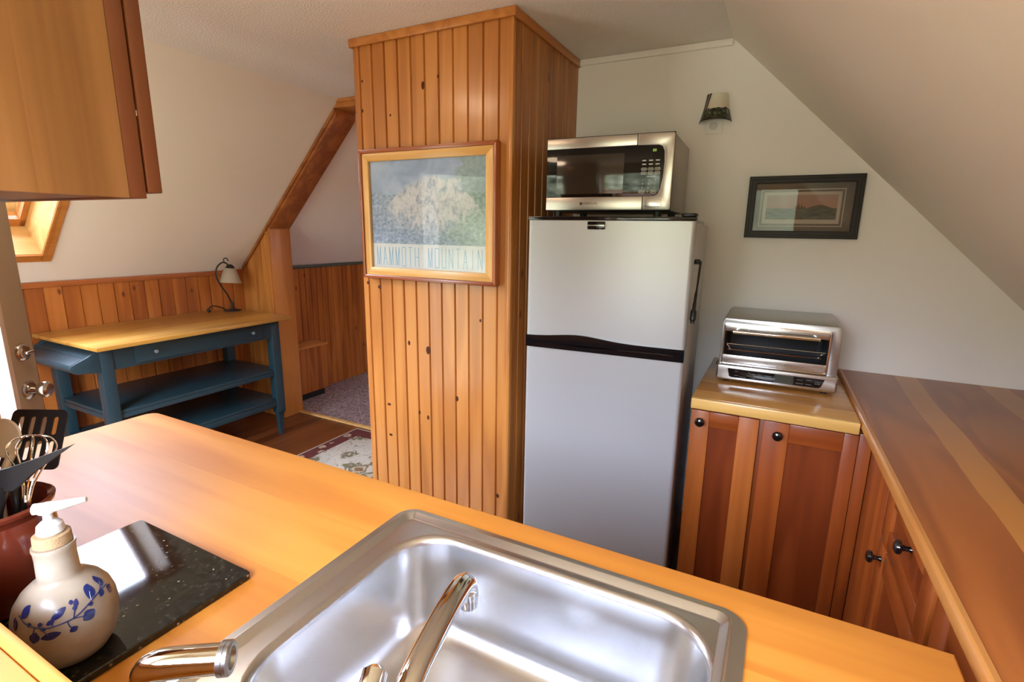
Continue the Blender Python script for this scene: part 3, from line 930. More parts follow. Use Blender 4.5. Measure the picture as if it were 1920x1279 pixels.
m.build('front_edging', wood('side_edge_wood', (0.40, 0.14, 0.03, 1), (0.52, 0.20, 0.045, 1), (0.62, 0.28, 0.07, 1), 'y', 0.3, 0.35, rings=3), rc)

XR = 0.318
sc_ = thing('side_cabinet', (0.7, 1.0, 0), 0, 'cherry base cabinet with drawer beneath the long side counter', 'cabinet')
m = MB()
m.box(XR + 0.0195, 1.095, 1.085, 1.833, 0.09, RZ - 0.028, 0.001)
m.box(XR + 0.0195, 1.095, YG + 0.01, 1.075, 0.09, RZ - 0.028, 0.001)
m.build('cabinet_body', CHERRY_Y, sc_)
m = MB(); m.box(XR + 0.07, 1.09, YG + 0.01, 1.833, 0.0, 0.0895)
m.build('plinth', CHERRY_Y, sc_)
m = MB(); m.box(XR, XR + 0.019, 1.555, YD + 0.002, 0.09, 0.876, 0.002)
m.build('corner_filler', CHERRY_V, sc_)
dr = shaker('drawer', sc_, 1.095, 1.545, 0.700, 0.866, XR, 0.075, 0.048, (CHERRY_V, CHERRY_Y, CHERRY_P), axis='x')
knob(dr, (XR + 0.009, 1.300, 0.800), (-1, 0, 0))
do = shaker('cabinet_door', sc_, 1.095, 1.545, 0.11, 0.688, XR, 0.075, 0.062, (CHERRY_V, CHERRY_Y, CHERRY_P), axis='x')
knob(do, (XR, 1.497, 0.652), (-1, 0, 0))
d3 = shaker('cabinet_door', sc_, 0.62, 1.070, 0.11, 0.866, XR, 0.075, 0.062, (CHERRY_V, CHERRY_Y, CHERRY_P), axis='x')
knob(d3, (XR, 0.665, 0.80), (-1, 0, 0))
d4 = shaker('cabinet_door', sc_, 0.18, 0.605, 0.11, 0.866, XR, 0.075, 0.062, (CHERRY_V, CHERRY_Y, CHERRY_P), axis='x')

# upper cabinet
uc = thing('upper_cabinet', (-1.35, 0.32, 1.517), 0, 'hanging wooden wall cabinet at the upper left, seen from its side', 'cabinet')
m = MB(); m.box(-0.918, -0.900, YG + 0.0005, 0.451, 1.517, H - 0.002, 0.0008)
m.build('side_panel', UPPER, uc)
m = MB(); m.box(-1.80, -0.9185, YG + 0.0005, 0.451, 1.519, 1.535); m.box(-1.80, -1.782, YG + 0.0005, 0.451, 1.535, H - 0.002); m.box(-1.782, -0.9185, YG + 0.0005, YG + 0.012, 1.535, H - 0.002); m.box(-1.782, -0.9185, YG + 0.012, 0.451, 1.86, 1.876)
m.build('cabinet_body', CHERRY_U, uc)
m = MB()
m.box(-0.945, -0.900, 0.4512, 0.475, 1.517, H - 0.002, 0.001)
m.box(-1.80, -1.755, 0.4512, 0.475, 1.517, H - 0.002, 0.001)
m.box(-1.755, -0.945, 0.4512, 0.475, 1.517, 1.552, 0.001)
m.box(-1.755, -0.945, 0.4512, 0.475, H - 0.06, H - 0.002, 0.001)
m.build('face_frame', CHERRY_U, uc)
for a, c in ((-1.345, -0.899), (-1.800, -1.352)):
    m = MB(); m.box(a, c, 0.4785, 0.4995, 1.5265, H - 0.03, 0.002)
    dd = m.build('cabinet_door', CHERRY_U, uc)
m = MB(); m.tube([(-0.903, 0.4768, 1.640), (-0.903, 0.4768, 1.648)], 0.0015, 10); m.box(-0.93, -0.906, 0.4752, 0.4783, 1.63, 1.66)
m.build('hinge', NICKEL, uc)

# ------------------------------------------------------------------ fridge
FR = math.radians(3.376)
f0 = Vector((-0.841, 1.743, 0))
fr = thing('refrigerator', f0, FR, 'silver two door refrigerator beside the pine pillar', 'refrigerator')
FW, FD, FZ = 0.585, 0.672, 1.5135            # local: x along the front, y into the depth, front of doors at y=0
m = MB(); m.box(0.006, FW - 0.006, 0.062, FD, 0.04, FZ - 0.004, 0.006)
m.build('cabinet_body', GREYPL, fr, world=False)
def fdoor(z0, z1, name):
    mb = MB()
    t = 0.060
    pts = [(0.0, t), (0.0, 0.012)] + [(0.012 - 0.012 * math.cos(a), 0.012 - 0.012 * math.sin(a)) for a in [PI / 2 * k / 5 for k in range(1, 6)]] + [(FW - 0.012 + 0.012 * math.sin(a), 0.012 - 0.012 * math.cos(a)) for a in [PI / 2 * k / 5 for k in range(0, 6)]] + [(FW, t)]
    mb.prism(pts, z0, z1, 'z')
    return mb.build(name, SILVER, fr, world=False)
DM, DN = 1.0875, 1.041
fz = fdoor(DM - 0.004, FZ, 'freezer_door')
fl = fdoor(0.07, DN + 0.002, 'fridge_door')
# black handle band between the doors: upper lip bows upward
m = MB()
N = 24
lo, up = [], []
for k in range(N + 1):
    u = k / N
    bow = math.exp(-((u - 0.36) / 0.20) ** 2)
    up.append((u * FW, DM - 0.003 + 0.016 * bow))
    lo.append((u * FW, DM - 0.024 - 0.002 * bow))
m.prism(lo + up[::-1], -0.006, 0.060, 'y', M=None)
m.build('handle_grip', BLACK, fz, world=False)
m = MB()
up = [(u / N * FW, DN + 0.026 - 0.010 * math.exp(-((u / N - 0.42) / 0.25) ** 2)) for u in range(N + 1)]
m.prism([(0, DN - 0.001), (FW, DN - 0.001)] + up[::-1], -0.004, 0.050, 'y')
m.tube([(0.36, -0.006, DN + 0.019), (0.50, -0.006, DN + 0.021), (0.55, -0.006, DN + 0.019)], 0.0028, 8)
m.build('handle_grip', BLACK, fl, world=False)
m = MB(); m.box(-0.001, FW + 0.001, -0.002, 0.075, FZ + 0.0005, FZ + 0.014, 0.003)
m.box(0.02, FW - 0.02, 0.075, FD - 0.02, FZ - 0.0035, FZ + 0.012, 0.003)
m.build('top_cap', BLACK, fr, world=False)
m = MB(); m.box(FW - 0.048, FW + 0.002, 0.005, 0.085, FZ + 0.0145, FZ + 0.026, 0.005)
m.build('hinge_cover', BLACK, fr, world=False)
m = MB(); m.box(0.225, 0.288, -0.005, -0.0005, FZ - 0.030, FZ - 0.003, 0.003)
m.box(0.226, 0.287, -0.0062, -0.005, FZ - 0.0185, FZ - 0.0145, 0.0005, mat=1)
bdg = m.build('badge', [BLACK, STEEL_D], fz, world=False)
m = MB(); m.box(0.02, FW - 0.02, 0.03, 0.08, 0.0, 0.065, 0.003)
m.build('base_grille', BLACKM, fr, world=False)
m = MB(); m.box(0.02, FW - 0.02, 0.5, 0.6, 0.0, 0.0395, 0.003)
m.build('rear_foot', BLACKM, fr, world=False)

FM = Matrix.Translation(f0) @ Matrix.Rotation(FR, 4, 'Z')
sx = FW - 0.006                               # right side of the body
ut = thing('kitchen_tongs', FM @ Vector((sx + 0.004, 0.12, 1.38)), FR, 'black kitchen tongs hanging on the right side of the fridge', 'tongs')
T = lambda y, z, o=0.005: FM @ Vector((sx + o + 0.008, y, z))
m = MB(); m.box(sx + 0.0008, sx + 0.020, 0.135, 0.165, 1.368, 1.385, 0.003, M=FM); m.build('hook', BLACKM, ut)
m = MB(); m.tube(spline([T(0.150, 1.378, 0.014), T(0.125, 1.32, 0.013), T(0.09, 1.27, 0.012), T(0.065, 1.24, 0.012)], 6), [0.0035] * 12 + [0.005] * 7, 10)
m.tube(spline([T(0.065, 1.24, 0.012), T(0.045, 1.20, 0.012), T(0.040, 1.172, 0.012)], 6), [0.006] * 4 + [0.010] * 6 + [0.007] * 3, 12)
m.build('arm', BLACKM, ut)
m = MB(); m.tube(spline([T(0.158, 1.378, 0.010), T(0.140, 1.28, 0.010), T(0.128, 1.20, 0.010), T(0.150, 1.165, 0.010)], 6), 0.0032, 10)
m.tube(spline([T(0.128, 1.20, 0.010), T(0.122, 1.16, 0.010)], 4), 0.0028, 10)
m.build('arm', STEEL_D, ut)

# ------------------------------------------------------------------ microwave
MR_ = math.radians(2.03)
mwl = Vector((-0.858, 1.925, FZ + 0.0265))
mw = thing('microwave', (mwl.x, mwl.y, FZ + 0.0145), MR_, 'stainless steel microwave with black glass door on top of the fridge', 'microwave')
MWW, MWD, MZ0, MZ1 = 0.483, 0.42, 0.0255, 0.2965          # local z from the fridge top cap
m = MB()
m.box(0.004, MWW - 0.002, 0.026, MWD, MZ0, MZ1, 0.006)
m.build('casing', plain('microwave_casing', (0.30, 0.27, 0.22, 1), 0.34, metal=0.6), mw, world=False)
m = MB()
m.box(0.0, MWW, 0.010, 0.0255, MZ0, MZ1 + 0.001, 0.003)
m.build('front_frame', BLACKM, mw, world=False)
m = MB()
bz0, bz1 = MZ0 + 0.003, MZ1 - 0.003
# steel front: top band, bottom band and the curved right border
m.box(0.004, MWW - 0.130, 0.0, 0.012, bz1 - 0.038, bz1, 0.002)
m.box(0.004, MWW - 0.100, 0.0, 0.012, bz0, bz0 + 0.048, 0.002)
m.build('door_band', STEEL_M, mw, world=False)
m = MB()
gx = MWW - 0.034
ctrl = [(MWW - 0.128, bz1 - 0.038), (gx - 0.018, bz1 - 0.040), (gx - 0.006, bz1 - 0.046), (gx + 0.002, bz1 - 0.062), (gx + 0.004, bz1 - 0.10), (gx + 0.002, bz1 - 0.15), (gx - 0.005, bz0 + 0.072), (gx - 0.012, bz0 + 0.056), (gx - 0.024, bz0 + 0.049), (MWW - 0.098, bz0 + 0.048)]
m.prism([(MWW - 0.128, bz1)] + [(MWW - 0.098, bz1)] + [(MWW - 0.004, bz1), (MWW, bz1 - 0.004), (MWW, bz0 + 0.004), (MWW - 0.004, bz0), (MWW - 0.098, bz0)] + ctrl[::-1], 0.0, 0.012, 'y', bev=0.0012)
m.build('front_border', STEEL_M, mw, world=False)
m = MB(); m.box(0.003, MWW - 0.030, 0.0035, 0.0118, bz0 + 0.046, bz1 - 0.036, 0.001)
dg_ = m.build('black_glass', MWBLACK, mw, world=False)
m = MB(); m.box(0.045, 0.308, 0.0028, 0.0036, bz0 + 0.060, bz1 - 0.062, 0.0003)
m.build('window_mesh', plain('window_screen', (0.030, 0.022, 0.016, 1), 0.10), dg_, world=False)
tx = lambda x, z, y=0.0026: Matrix.Translation((x, y, z)) @ Matrix.Rotation(PI / 2, 4, 'X')
cxp = 0.412
m = MB(); text_mesh(m, '00', 0.013, tx(cxp + 0.004, bz1 - 0.058), depth=0.0002)
m.build('clock_display', emit_mat('green_display', (0.45, 0.75, 0.12, 1), 0.3), mw, world=False)
m = MB()
for r in range(2):
    for c in range(3):
        m.box(cxp - 0.030 + c * 0.024 - 0.008, cxp - 0.030 + c * 0.024 + 0.006, 0.0026, 0.0036, bz1 - 0.094 - r * 0.013, bz1 - 0.090 - r * 0.013)
for r in range(2):
    for c in range(3):
        x, z = cxp - 0.030 + c * 0.024, bz1 - 0.122 - r * 0.014
        L1, L2 = rr2(x - 0.010, x + 0.010, z - 0.005, z + 0.005, 0.004), rr2(x - 0.0085, x + 0.0085, z - 0.0035, z + 0.0035, 0.003)
        m.loft([[(a, 0.0026, b_) for a, b_ in L1], [(a, 0.0026, b_) for a, b_ in L2]])
        m.box(x - 0.006, x + 0.006, 0.0026, 0.0036, z - 0.001, z + 0.001)
m.box(cxp - 0.018, cxp + 0.012, 0.0026, 0.0036, bz1 - 0.149, bz1 - 0.146)
for i, ch in enumerate('1234567890'):
    r, c = divmod(i, 3)
    if ch == '0': r, c = 3, 1
    text_mesh(m, ch, 0.011, tx(cxp - 0.031 + c * 0.022 - 0.001 * r, bz1 - 0.160 - r * 0.0135), depth=0.0003)
for x in (cxp - 0.034, cxp + 0.008):
    z = bz1 - 0.200
    L1, L2 = rr2(x - 0.011, x + 0.011, z - 0.006, z + 0.006, 0.005), rr2(x - 0.0095, x + 0.0095, z - 0.0045, z + 0.0045, 0.004)
    m.loft([[(a, 0.0026, b_) for a, b_ in L1], [(a, 0.0026, b_) for a, b_ in L2]])
    m.box(x - 0.007, x + 0.007, 0.0026, 0.0036, z - 0.0015, z + 0.0015)
m.build('keypad', INK, mw, world=False)
m = MB()
x0, x1, z0, z1 = MWW - 0.092, MWW - 0.030, bz0 + 0.010, bz0 + 0.038
m.prism(rr2(x0, x1, z0, z1, 0.008), -0.0015, 0.002, 'y', bev=0.0008)
m.build('door_button', STEEL, mw, world=False)
m = MB()
m.lathe([(0, 0.0006), (0.006, 0.0006), (0.006, 0.0)], 20, M=tx(0.150, bz0 + 0.024, -0.0004))
text_mesh(m, 'EMERSON', 0.013, tx(0.186, bz0 + 0.024, -0.0004), sx=0.95)
m.build('brand_lettering', INKD, mw, world=False)
m = MB(); m.box(MWW - 0.101, MWW - 0.0992, -0.0003, 0.012, bz0, bz0 + 0.048)
m.build('door_gap', BLACKM, mw, world=False)
for px_, py_ in ((0.04, 0.05), (MWW - 0.05, 0.05), (0.04, MWD - 0.04), (MWW - 0.05, MWD - 0.04)):
    m = MB(); m.lathe([(0, 0), (0.014, 0), (0.016, MZ0 + 0.001), (0, MZ0 + 0.001)], 18, M=Matrix.Translation((px_, py_, 0.0)))
    m.build('foot', BLACKM, mw, world=False)

# ------------------------------------------------------------------ toaster oven
ovr = math.radians(0.4)
ov = thing('toaster_oven', (-0.170, 2.085, ZC), ovr, 'stainless steel toaster oven with glass door on the short countertop', 'toaster oven')
OW, OD, OZ0, OZ1 = 0.392, 0.355, 0.010, 0.250
bh = 0.062                                      # height of the base with the controls
m = MB()
pts = [(0, -0.004), (0, 0.34), (OW, 0.34), (OW, -0.004)]
m.box(-0.006, OW + 0.006, -0.006, OD - 0.01, OZ0, OZ0 + bh, 0.007, 3)
m.build('base', STEEL, ov, world=False)
m = MB()
# shell: top, sides, back, leaving the front open
zt0 = OZ0 + bh
m.prism([(0.0, zt0), (0.0, OZ1 - 0.010), (0.010, OZ1), (OW - 0.010, OZ1), (OW, OZ1 - 0.010), (OW, zt0), (OW - 0.030, zt0), (OW - 0.030, OZ1 - 0.026), (0.012, OZ1 - 0.026), (0.012, zt0)], 0.004, OD, 'y', bev=0.0008)
m.build('shell', STEEL_D, ov, world=False)
m = MB()
m.box(0.0125, OW - 0.0305, OD - 0.03, OD - 0.004, zt0, OZ1 - 0.027)
m.box(0.0125, OW - 0.0305, 0.016, OD - 0.03, zt0 + 0.0002, zt0 + 0.004)
m.box(0.0125, 0.0135, 0.016, OD - 0.03, zt0 + 0.004, OZ1 - 0.027); m.box(OW - 0.0315, OW - 0.0305, 0.016, OD - 0.03, zt0 + 0.004, OZ1 - 0.027)
m.box(0.0135, OW - 0.0315, 0.016, OD - 0.03, OZ1 - 0.0275, OZ1 - 0.0265)
m.build('oven_cavity', DARKIN, ov, world=False)
dx0, dx1, dz0, dz1 = 0.006, OW - 0.032, zt0 + 0.002, OZ1 - 0.018
m = MB()
L0 = rr2(dx0, dx1, dz0, dz1, 0.010, 5); L1 = rr2(dx0 + 0.005, dx1 - 0.005, dz0 + 0.005, dz1 - 0.005, 0.007, 5)
m.loft([[(a, 0.002, c) for a, c in L0], [(a, -0.005, c) for a, c in L0], [(a, -0.006, c) for a, c in L1], [(a, 0.002, c) for a, c in L1]])
m.build('door_trim', CHROME, ov, world=False)
m = MB(); m.box(dx0 + 0.005, dx1 - 0.005, -0.002, 0.002, dz1 - 0.030, dz1 - 0.005, 0.001); m.box(dx0 + 0.005, dx1 - 0.005, -0.002, 0.002, dz0 + 0.005, dz0 + 0.036, 0.001)
od = m.build('oven_door', STEEL, ov, world=False)
m = MB(); text_mesh(m, 'CUISINART', 0.013, tx((dx0 + dx1) / 2 + 0.01, dz0 + 0.019, -0.0024)); m.build('brand_lettering', INK, od, world=False)
m = MB(); m.quad((dx0 + 0.005, 0.0, dz0 + 0.036), (dx1 - 0.005, 0.0, dz0 + 0.036), (dx1 - 0.005, 0.0, dz1 - 0.03), (dx0 + 0.005, 0.0, dz1 - 0.03))
m.build('glass_panel', GLASS_OVEN, od, world=False)
m = MB()
hz = dz1 - 0.026
m.tube([(dx0 + 0.035, -0.030, hz), (dx1 - 0.035, -0.030, hz)], 0.0075, 18)
for x in (dx0 + 0.045, dx1 - 0.045):
    m.tube([(x, -0.002, hz + 0.002), (x, -0.030, hz)], 0.006, 14)
m.build('handle_bar', CHROME, od, world=False)
m = MB()
rz = zt0 + 0.075
for y in (0.03, 0.30):
    m.tube([(0.02, y, rz), (OW - 0.04, y, rz)], 0.0022, 8)
for k in range(17):
    x = 0.03 + k * 0.0195
    m.tube([(x, 0.03, rz), (x, 0.30, rz)], 0.0014, 6)
m.tube(spline([(0.016, 0.024, rz - 0.004), (0.024, 0.022, rz - 0.004), (0.034, 0.022, rz - 0.018), (0.05, 0.022, rz - 0.020), (OW - 0.075, 0.022, rz - 0.020), (OW - 0.062, 0.022, rz - 0.018), (OW - 0.052, 0.022, rz - 0.004), (OW - 0.044, 0.024, rz - 0.004)], 5), 0.0024, 8)
m.build('wire_rack', CHROME, ov, world=False)
m = MB()
cp = [(0.034, OZ0 + 0.048), (OW - 0.034, OZ0 + 0.048), (OW - 0.044, OZ0 + 0.018), (OW - 0.052, OZ0 + 0.014), (0.048, OZ0 + 0.014), (0.041, OZ0 + 0.018)]
m.prism(cp, -0.0072, -0.004, 'y', bev=0.0006)
cpn = m.build('control_panel', BLACK, ov, world=False)
m = MB()
m.box(0.200, 0.256, -0.0076, -0.0070, OZ0 + 0.018, OZ0 + 0.045); 
m.build('display_window', plain('lcd_grey', (0.06, 0.065, 0.05, 1), 0.2), cpn, world=False)
m = MB()
picframe(m, 0.197, 0.259, OZ0 + 0.0165, OZ0 + 0.0465, 0.0012, -0.0070, -0.0078, 0.0002)
m.build('display_frame', INKG, cpn, world=False)
for a, c, z in ((0.060, 0.072, 0.038), (0.060, 0.074, 0.022), (0.078, 0.10, 0.019), (0.104, 0.118, 0.026), (0.122, 0.132, 0.034), (0.120, 0.134, 0.019), (0.138, 0.156, 0.022), (0.140, 0.152, 0.036), (0.160, 0.190, 0.019), (0.166, 0.186, 0.034), (0.268, 0.292, 0.022), (0.270, 0.290, 0.036), (0.300, 0.318, 0.022), (0.300, 0.318, 0.038), (0.328, 0.344, 0.028), (0.328, 0.344, 0.034)):
    m = MB(); m.box(a, c, -0.0078, -0.0070, OZ0 + z, OZ0 + z + 0.0015); m.build('button', INKG, cpn, world=False)
for x, z in ((0.110, 0.040), (0.116, 0.034), (0.128, 0.027)):
    m = MB(); m.lathe([(0, 0.0004), (0.0018, 0.0004), (0.0018, 0)], 10, M=tx(x, OZ0 + z, -0.0073)); m.build('button', INKG, cpn, world=False)
for x in (-0.018, OW + 0.004):
    m = MB(); m.box(x, x + 0.014, 0.10, 0.15, OZ0 + 0.030, OZ0 + 0.040, 0.003); m.build('side_lug', BLACKM, ov, world=False)
for x in (0.03, OW - 0.03):
    for y in (0.03, OD - 0.05):
        m = MB(); m.lathe([(0, 0), (0.012, 0), (0.014, OZ0 + 0.001), (0, OZ0 + 0.001)], 16, M=Matrix.Translation((x, y, 0)))
        m.build('foot', BLACKM, ov, world=False)

# ------------------------------------------------------------------ wall pieces
# night light with its outlet
wo = thing('wall_outlet', (-0.3205, YB, 1.93), 0, 'pale square wall outlet high on the back wall', 'outlet')
m = MB(); m.box(-0.356, -0.285, YB - 0.006, YB - 0.0005, 1.898, 1.975, 0.002)
m.build('cover_plate', WALL, wo)
m = MB(); m.lathe([(0, 0.003), (0.014, 0.003), (0.0165, 0.0)], 28, M=Matrix.Translation((-0.323, YB - 0.006, 1.931)) @ Matrix.Rotation(PI / 2, 4, 'X'))
m.build('socket', WHITEP, wo)

SH = bpy.data.materials.new('painted_forest_shade')
SH.use_nodes = True
nt = SH.node_tree; b = nt.nodes['Principled BSDF']
tc = nt.nodes.new('ShaderNodeTexCoord'); sp_ = nt.nodes.new('ShaderNodeSeparateXYZ'); nt.links.new(tc.outputs['Object'], sp_.inputs[0])
nz = nt.nodes.new('ShaderNodeTexNoise'); nz.inputs['Scale'].default_value = 70; nz.inputs['Detail'].default_value = 3; nt.links.new(tc.outputs['Object'], nz.inputs['Vector'])
zz = math_node(nt, 'ADD', sp_.outputs[2], math_node(nt, 'MULTIPLY', math_node(nt, 'SUBTRACT', nz.outputs['Fac'], 0.5), 0.018))
skyc = ramp(nt, math_node(nt, 'MULTIPLY', sp_.outputs[2], 9.0), [(0.3, (0.66, 0.56, 0.44, 1)), (0.9, (0.78, 0.76, 0.64, 1))])
forc = ramp(nt, nz.outputs['Fac'], [(0.40, (0.010, 0.012, 0.006, 1)), (0.55, (0.07, 0.08, 0.045, 1)), (0.70, (0.30, 0.33, 0.25, 1))])
c1 = mixc(nt, math_node(nt, 'LESS_THAN', zz, 0.050), skyc, forc)
xt = math_node(nt, 'ADD', sp_.outputs[0], math_node(nt, 'MULTIPLY', sp_.outputs[2], -0.22))
tr1 = math_node(nt, 'LESS_THAN', xt, -0.052)
tr2 = math_node(nt, 'MULTIPLY', math_node(nt, 'GREATER_THAN', xt, -0.050), math_node(nt, 'LESS_THAN', xt, -0.043))
trn = math_node(nt, 'ADD', math_node(nt, 'ADD', tr1, tr2), math_node(nt, 'LESS_THAN', sp_.outputs[2], 0.008), clamp=True)
c2 = mixc(nt, trn, c1, (0.018, 0.011, 0.006, 1))
nt.links.new(c2, b.inputs['Base Color']); b.inputs['Roughness'].default_value = 0.35
nl = thing('night_light', (-0.3165, YB - 0.006, 1.942), 0, 'night light with a forest painted curved shade on the back wall', 'night light')
m = MB()
rows = []
for j in range(9):
    t = j / 8
    hw = 0.0665 - 0.0235 * t - 0.006 * math.sin(PI * t) * 0.5
    dp = 0.072 - 0.030 * t
    rows.append([(hw * math.cos(PI * k / 20 + PI), -0.004 + dp * math.sin(PI * k / 20 + PI), t * 0.112 + 0.004 * math.sin(PI * k / 20) * (1 if j == 0 else 0)) for k in range(21)])
t = bmesh.new()
g = [[t.verts.new(p) for p in r] for r in rows]
for a, c in zip(g, g[1:]):
    for k in range(20): t.faces.new((a[k], a[k + 1], c[k + 1], c[k]))
bmesh.ops.recalc_face_normals(t, faces=t.faces)
r = bmesh.ops.solidify(t, geom=list(t.faces), thickness=0.0025)
m._add(t)
m.build('shade', SH, nl, world=False)
m = MB(); m.box(-0.020, 0.020, -0.030, -0.0005, 0.030, 0.075, 0.004); m.lathe([(0, 0.03), (0.009, 0.025), (0.011, 0.01), (0.008, 0.0)], 18, M=Matrix.Translation((0, -0.03, 0.062)) @ Matrix.Rotation(PI / 2.6, 4, 'X'))
m.build('plug_body', WHITEP, nl, world=False)

# small dark-framed print
fp = thing('framed_print', (0.053, YB, 1.587), 0, 'dark framed lake print under glass on the white back wall', 'picture')
PX0, PX1, PZ0, PZ1 = -0.1545, 0.2610, 1.4602, 1.7132
m = MB()
fw = 0.030
def frame_sides(name, mats, parent, x0, x1, z0, z1, w, yb, yf, bev):
    for pts, mt_ in (([(x0, z0), (x1, z0), (x1 - w, z0 + w), (x0 + w, z0 + w)], mats[0]), ([(x0, z1), (x0 + w, z1 - w), (x1 - w, z1 - w), (x1, z1)], mats[0]), ([(x0, z0), (x0 + w, z0 + w), (x0 + w, z1 - w), (x0, z1)], mats[1]), ([(x1, z0), (x1, z1), (x1 - w, z1 - w), (x1 - w, z0 + w)], mats[1])):
        mb = MB(); mb.prism(pts, yf, yb, 'y', bev=bev); mb.build(name, mt_, parent)
picframe(m, PX0, PX1, PZ0, PZ1, fw, YB - 0.0008, YB - 0.022)
m.build('frame', FRAME_D, fp)
m = MB(); picframe(m, PX0 + 0.004, PX1 - 0.004, PZ0 + 0.004, PZ1 - 0.004, 0.010, YB - 0.0222, YB - 0.025, 0.001)
m.build('frame_molding', FRAME_D, fp)
m = MB(); picframe(m, PX0 + fw - 0.004, PX1 - fw + 0.004, PZ0 + fw - 0.004, PZ1 - fw + 0.004, 0.004, YB - 0.0222, YB - 0.0245, 0.001)
m.build('frame_molding', FRAME_D, fp)
m = MB(); m.box(PX0 + fw - 0.002, PX1 - fw + 0.002, YB - 0.008, YB - 0.004, PZ0 + fw - 0.002, PZ1 - fw + 0.002)
m.build('mat_board', MATB, fp)
ix0, ix1, iz0, iz1 = -0.092, 0.190, 1.520, 1.648
m = MB()
picframe(m, ix0 - 0.012, ix1 + 0.012, iz0 - 0.012, iz1 + 0.012, 0.004, YB - 0.0082, YB - 0.0095, 0.0002)
m.build('mat_fillet', MATW, fp)
m = MB(); m.box(ix0, ix1, YB - 0.0092, YB - 0.0081, iz0, iz1)
m.build('inner_mat', MATW, fp)
# the print: calm lake, sky, distant hill, islet with trees
LK = bpy.data.materials.new('lake_print'); LK.use_nodes = True
nt = LK.node_tree; b = nt.nodes['Principled BSDF']
tc = nt.nodes.new('ShaderNodeTexCoord'); s_ = nt.nodes.new('ShaderNodeSeparateXYZ'); nt.links.new(tc.outputs['Generated'], s_.inputs[0])
mp_ = nt.nodes.new('ShaderNodeMapping'); mp_.inputs['Scale'].default_value = (5, 1, 26); nt.links.new(tc.outputs['Generated'], mp_.inputs['Vector'])
nz = nt.nodes.new('ShaderNodeTexNoise'); nz.inputs['Scale'].default_value = 1.0; nz.inputs['Detail'].default_value = 4; nt.links.new(mp_.outputs[0], nz.inputs['Vector'])
water = ramp(nt, nz.outputs['Fac'], [(0.35, (0.045, 0.045, 0.038, 1)), (0.55, (0.13, 0.13, 0.11, 1)), (0.7, (0.22, 0.20, 0.16, 1))])
sky_ = ramp(nt, s_.outputs[2], [(0.45, (0.40, 0.20, 0.14, 1)), (1.0, (0.36, 0.23, 0.18, 1))])
g1 = mixc(nt, math_node(nt, 'GREATER_THAN', s_.outputs[2], 0.46), water, sky_)
dxh = math_node(nt, 'ABSOLUTE', math_node(nt, 'SUBTRACT', s_.outputs[0], 0.76))
hill = math_node(nt, 'LESS_THAN', s_.outputs[2], math_node(nt, 'SUBTRACT', 0.60, math_node(nt, 'MULTIPLY', math_node(nt, 'POWER', dxh, 1.3), 1.3)))
hill = math_node(nt, 'MULTIPLY', hill, math_node(nt, 'GREATER_THAN', s_.outputs[2], 0.46))
g2 = mixc(nt, hill, g1, (0.12, 0.085, 0.055, 1))
nt.links.new(g2, b.inputs['Base Color']); b.inputs['Roughness'].default_value = 0.7
m = MB(); m.box(ix0 + 0.012, ix1 - 0.012, YB - 0.0098, YB - 0.0093, iz0 + 0.017, iz1 - 0.012)
pr_ = m.build('print', LK, fp)
m = MB()
hz_ = iz0 + 0.017 + 0.46 * (iz1 - iz0 - 0.029)
for x, w, h in ((0.028, 0.010, 0.012), (0.040, 0.012, 0.020), (0.052, 0.010, 0.017), (0.062, 0.012, 0.010)):
    m.prism([(x - w / 2, hz_ - 0.003), (x + w / 2, hz_ - 0.003), (x + w * 0.25, hz_ + h * 0.6), (x, hz_ + h)], YB - 0.0101, YB - 0.0098, 'y')
m.build('islet', INKD, pr_)
m = MB(); m.quad((PX0 + fw, YB - 0.014, PZ0 + fw), (PX1 - fw, YB - 0.014, PZ0 + fw), (PX1 - fw, YB - 0.014, PZ1 - fw), (PX0 + fw, YB - 0.014, PZ1 - fw))
m.build('glass', GLASS_PIC, fp)

# big poster on the pillar
bp_ = thing('framed_poster', (-1.36, CY, 1.53), 0, 'large wood framed mountain trail map poster on the pine pillar', 'picture')
QX0, QX1, QZ0, QZ1 = -1.712, -1.008, 1.252, 1.812
yq = CY - 0.0005
frame_sides('outer_frame', (FRAME_C, FRAME_CV), bp_, QX0, QX1, QZ0, QZ1, 0.016, yq, yq - 0.036, 0.003)
frame_sides('inner_frame', (FRAME_O, FRAME_OV), bp_, QX0 + 0.0165, QX1 - 0.0165, QZ0 + 0.0165, QZ1 - 0.0165, 0.034, yq, yq - 0.030, 0.0015)
RX0, RX1, RZ0, RZ1 = QX0 + 0.0505, QX1 - 0.0505, QZ0 + 0.0505, QZ1 - 0.0505
zb = RZ0 + 0.108
MTN = bpy.data.materials.new('mountain_map_print'); MTN.use_nodes = True
nt = MTN.node_tree; b = nt.nodes['Principled BSDF']
tc = nt.nodes.new('ShaderNodeTexCoord'); s_ = nt.nodes.new('ShaderNodeSeparateXYZ'); nt.links.new(tc.outputs['Generated'], s_.inputs[0])
def nzz(sc, det, dist, sc3=(1, 1, 0.8)):
    a = nt.nodes.new('ShaderNodeMapping'); a.inputs['Scale'].default_value = sc3; nt.links.new(tc.outputs['Generated'], a.inputs['Vector'])
    n = nt.nodes.new('ShaderNodeTexNoise'); n.inputs['Scale'].default_value = sc; n.inputs['Detail'].default_value = det; n.inputs['Distortion'].default_value = dist
    nt.links.new(a.outputs[0], n.inputs['Vector']); return n.outputs['Fac']
nA, nB, nC = nzz(5, 8, 1.0), nzz(34, 8, 0.6), nzz(3.2, 3, 0.5)
nR = nzz(9, 8, 1.2, (2.2, 1, 0.75))
skyb = ramp(nt, nA, [(0.3, (0.30, 0.38, 0.47, 1)), (0.5, (0.42, 0.50, 0.57, 1)), (0.7, (0.54, 0.60, 0.63, 1))])
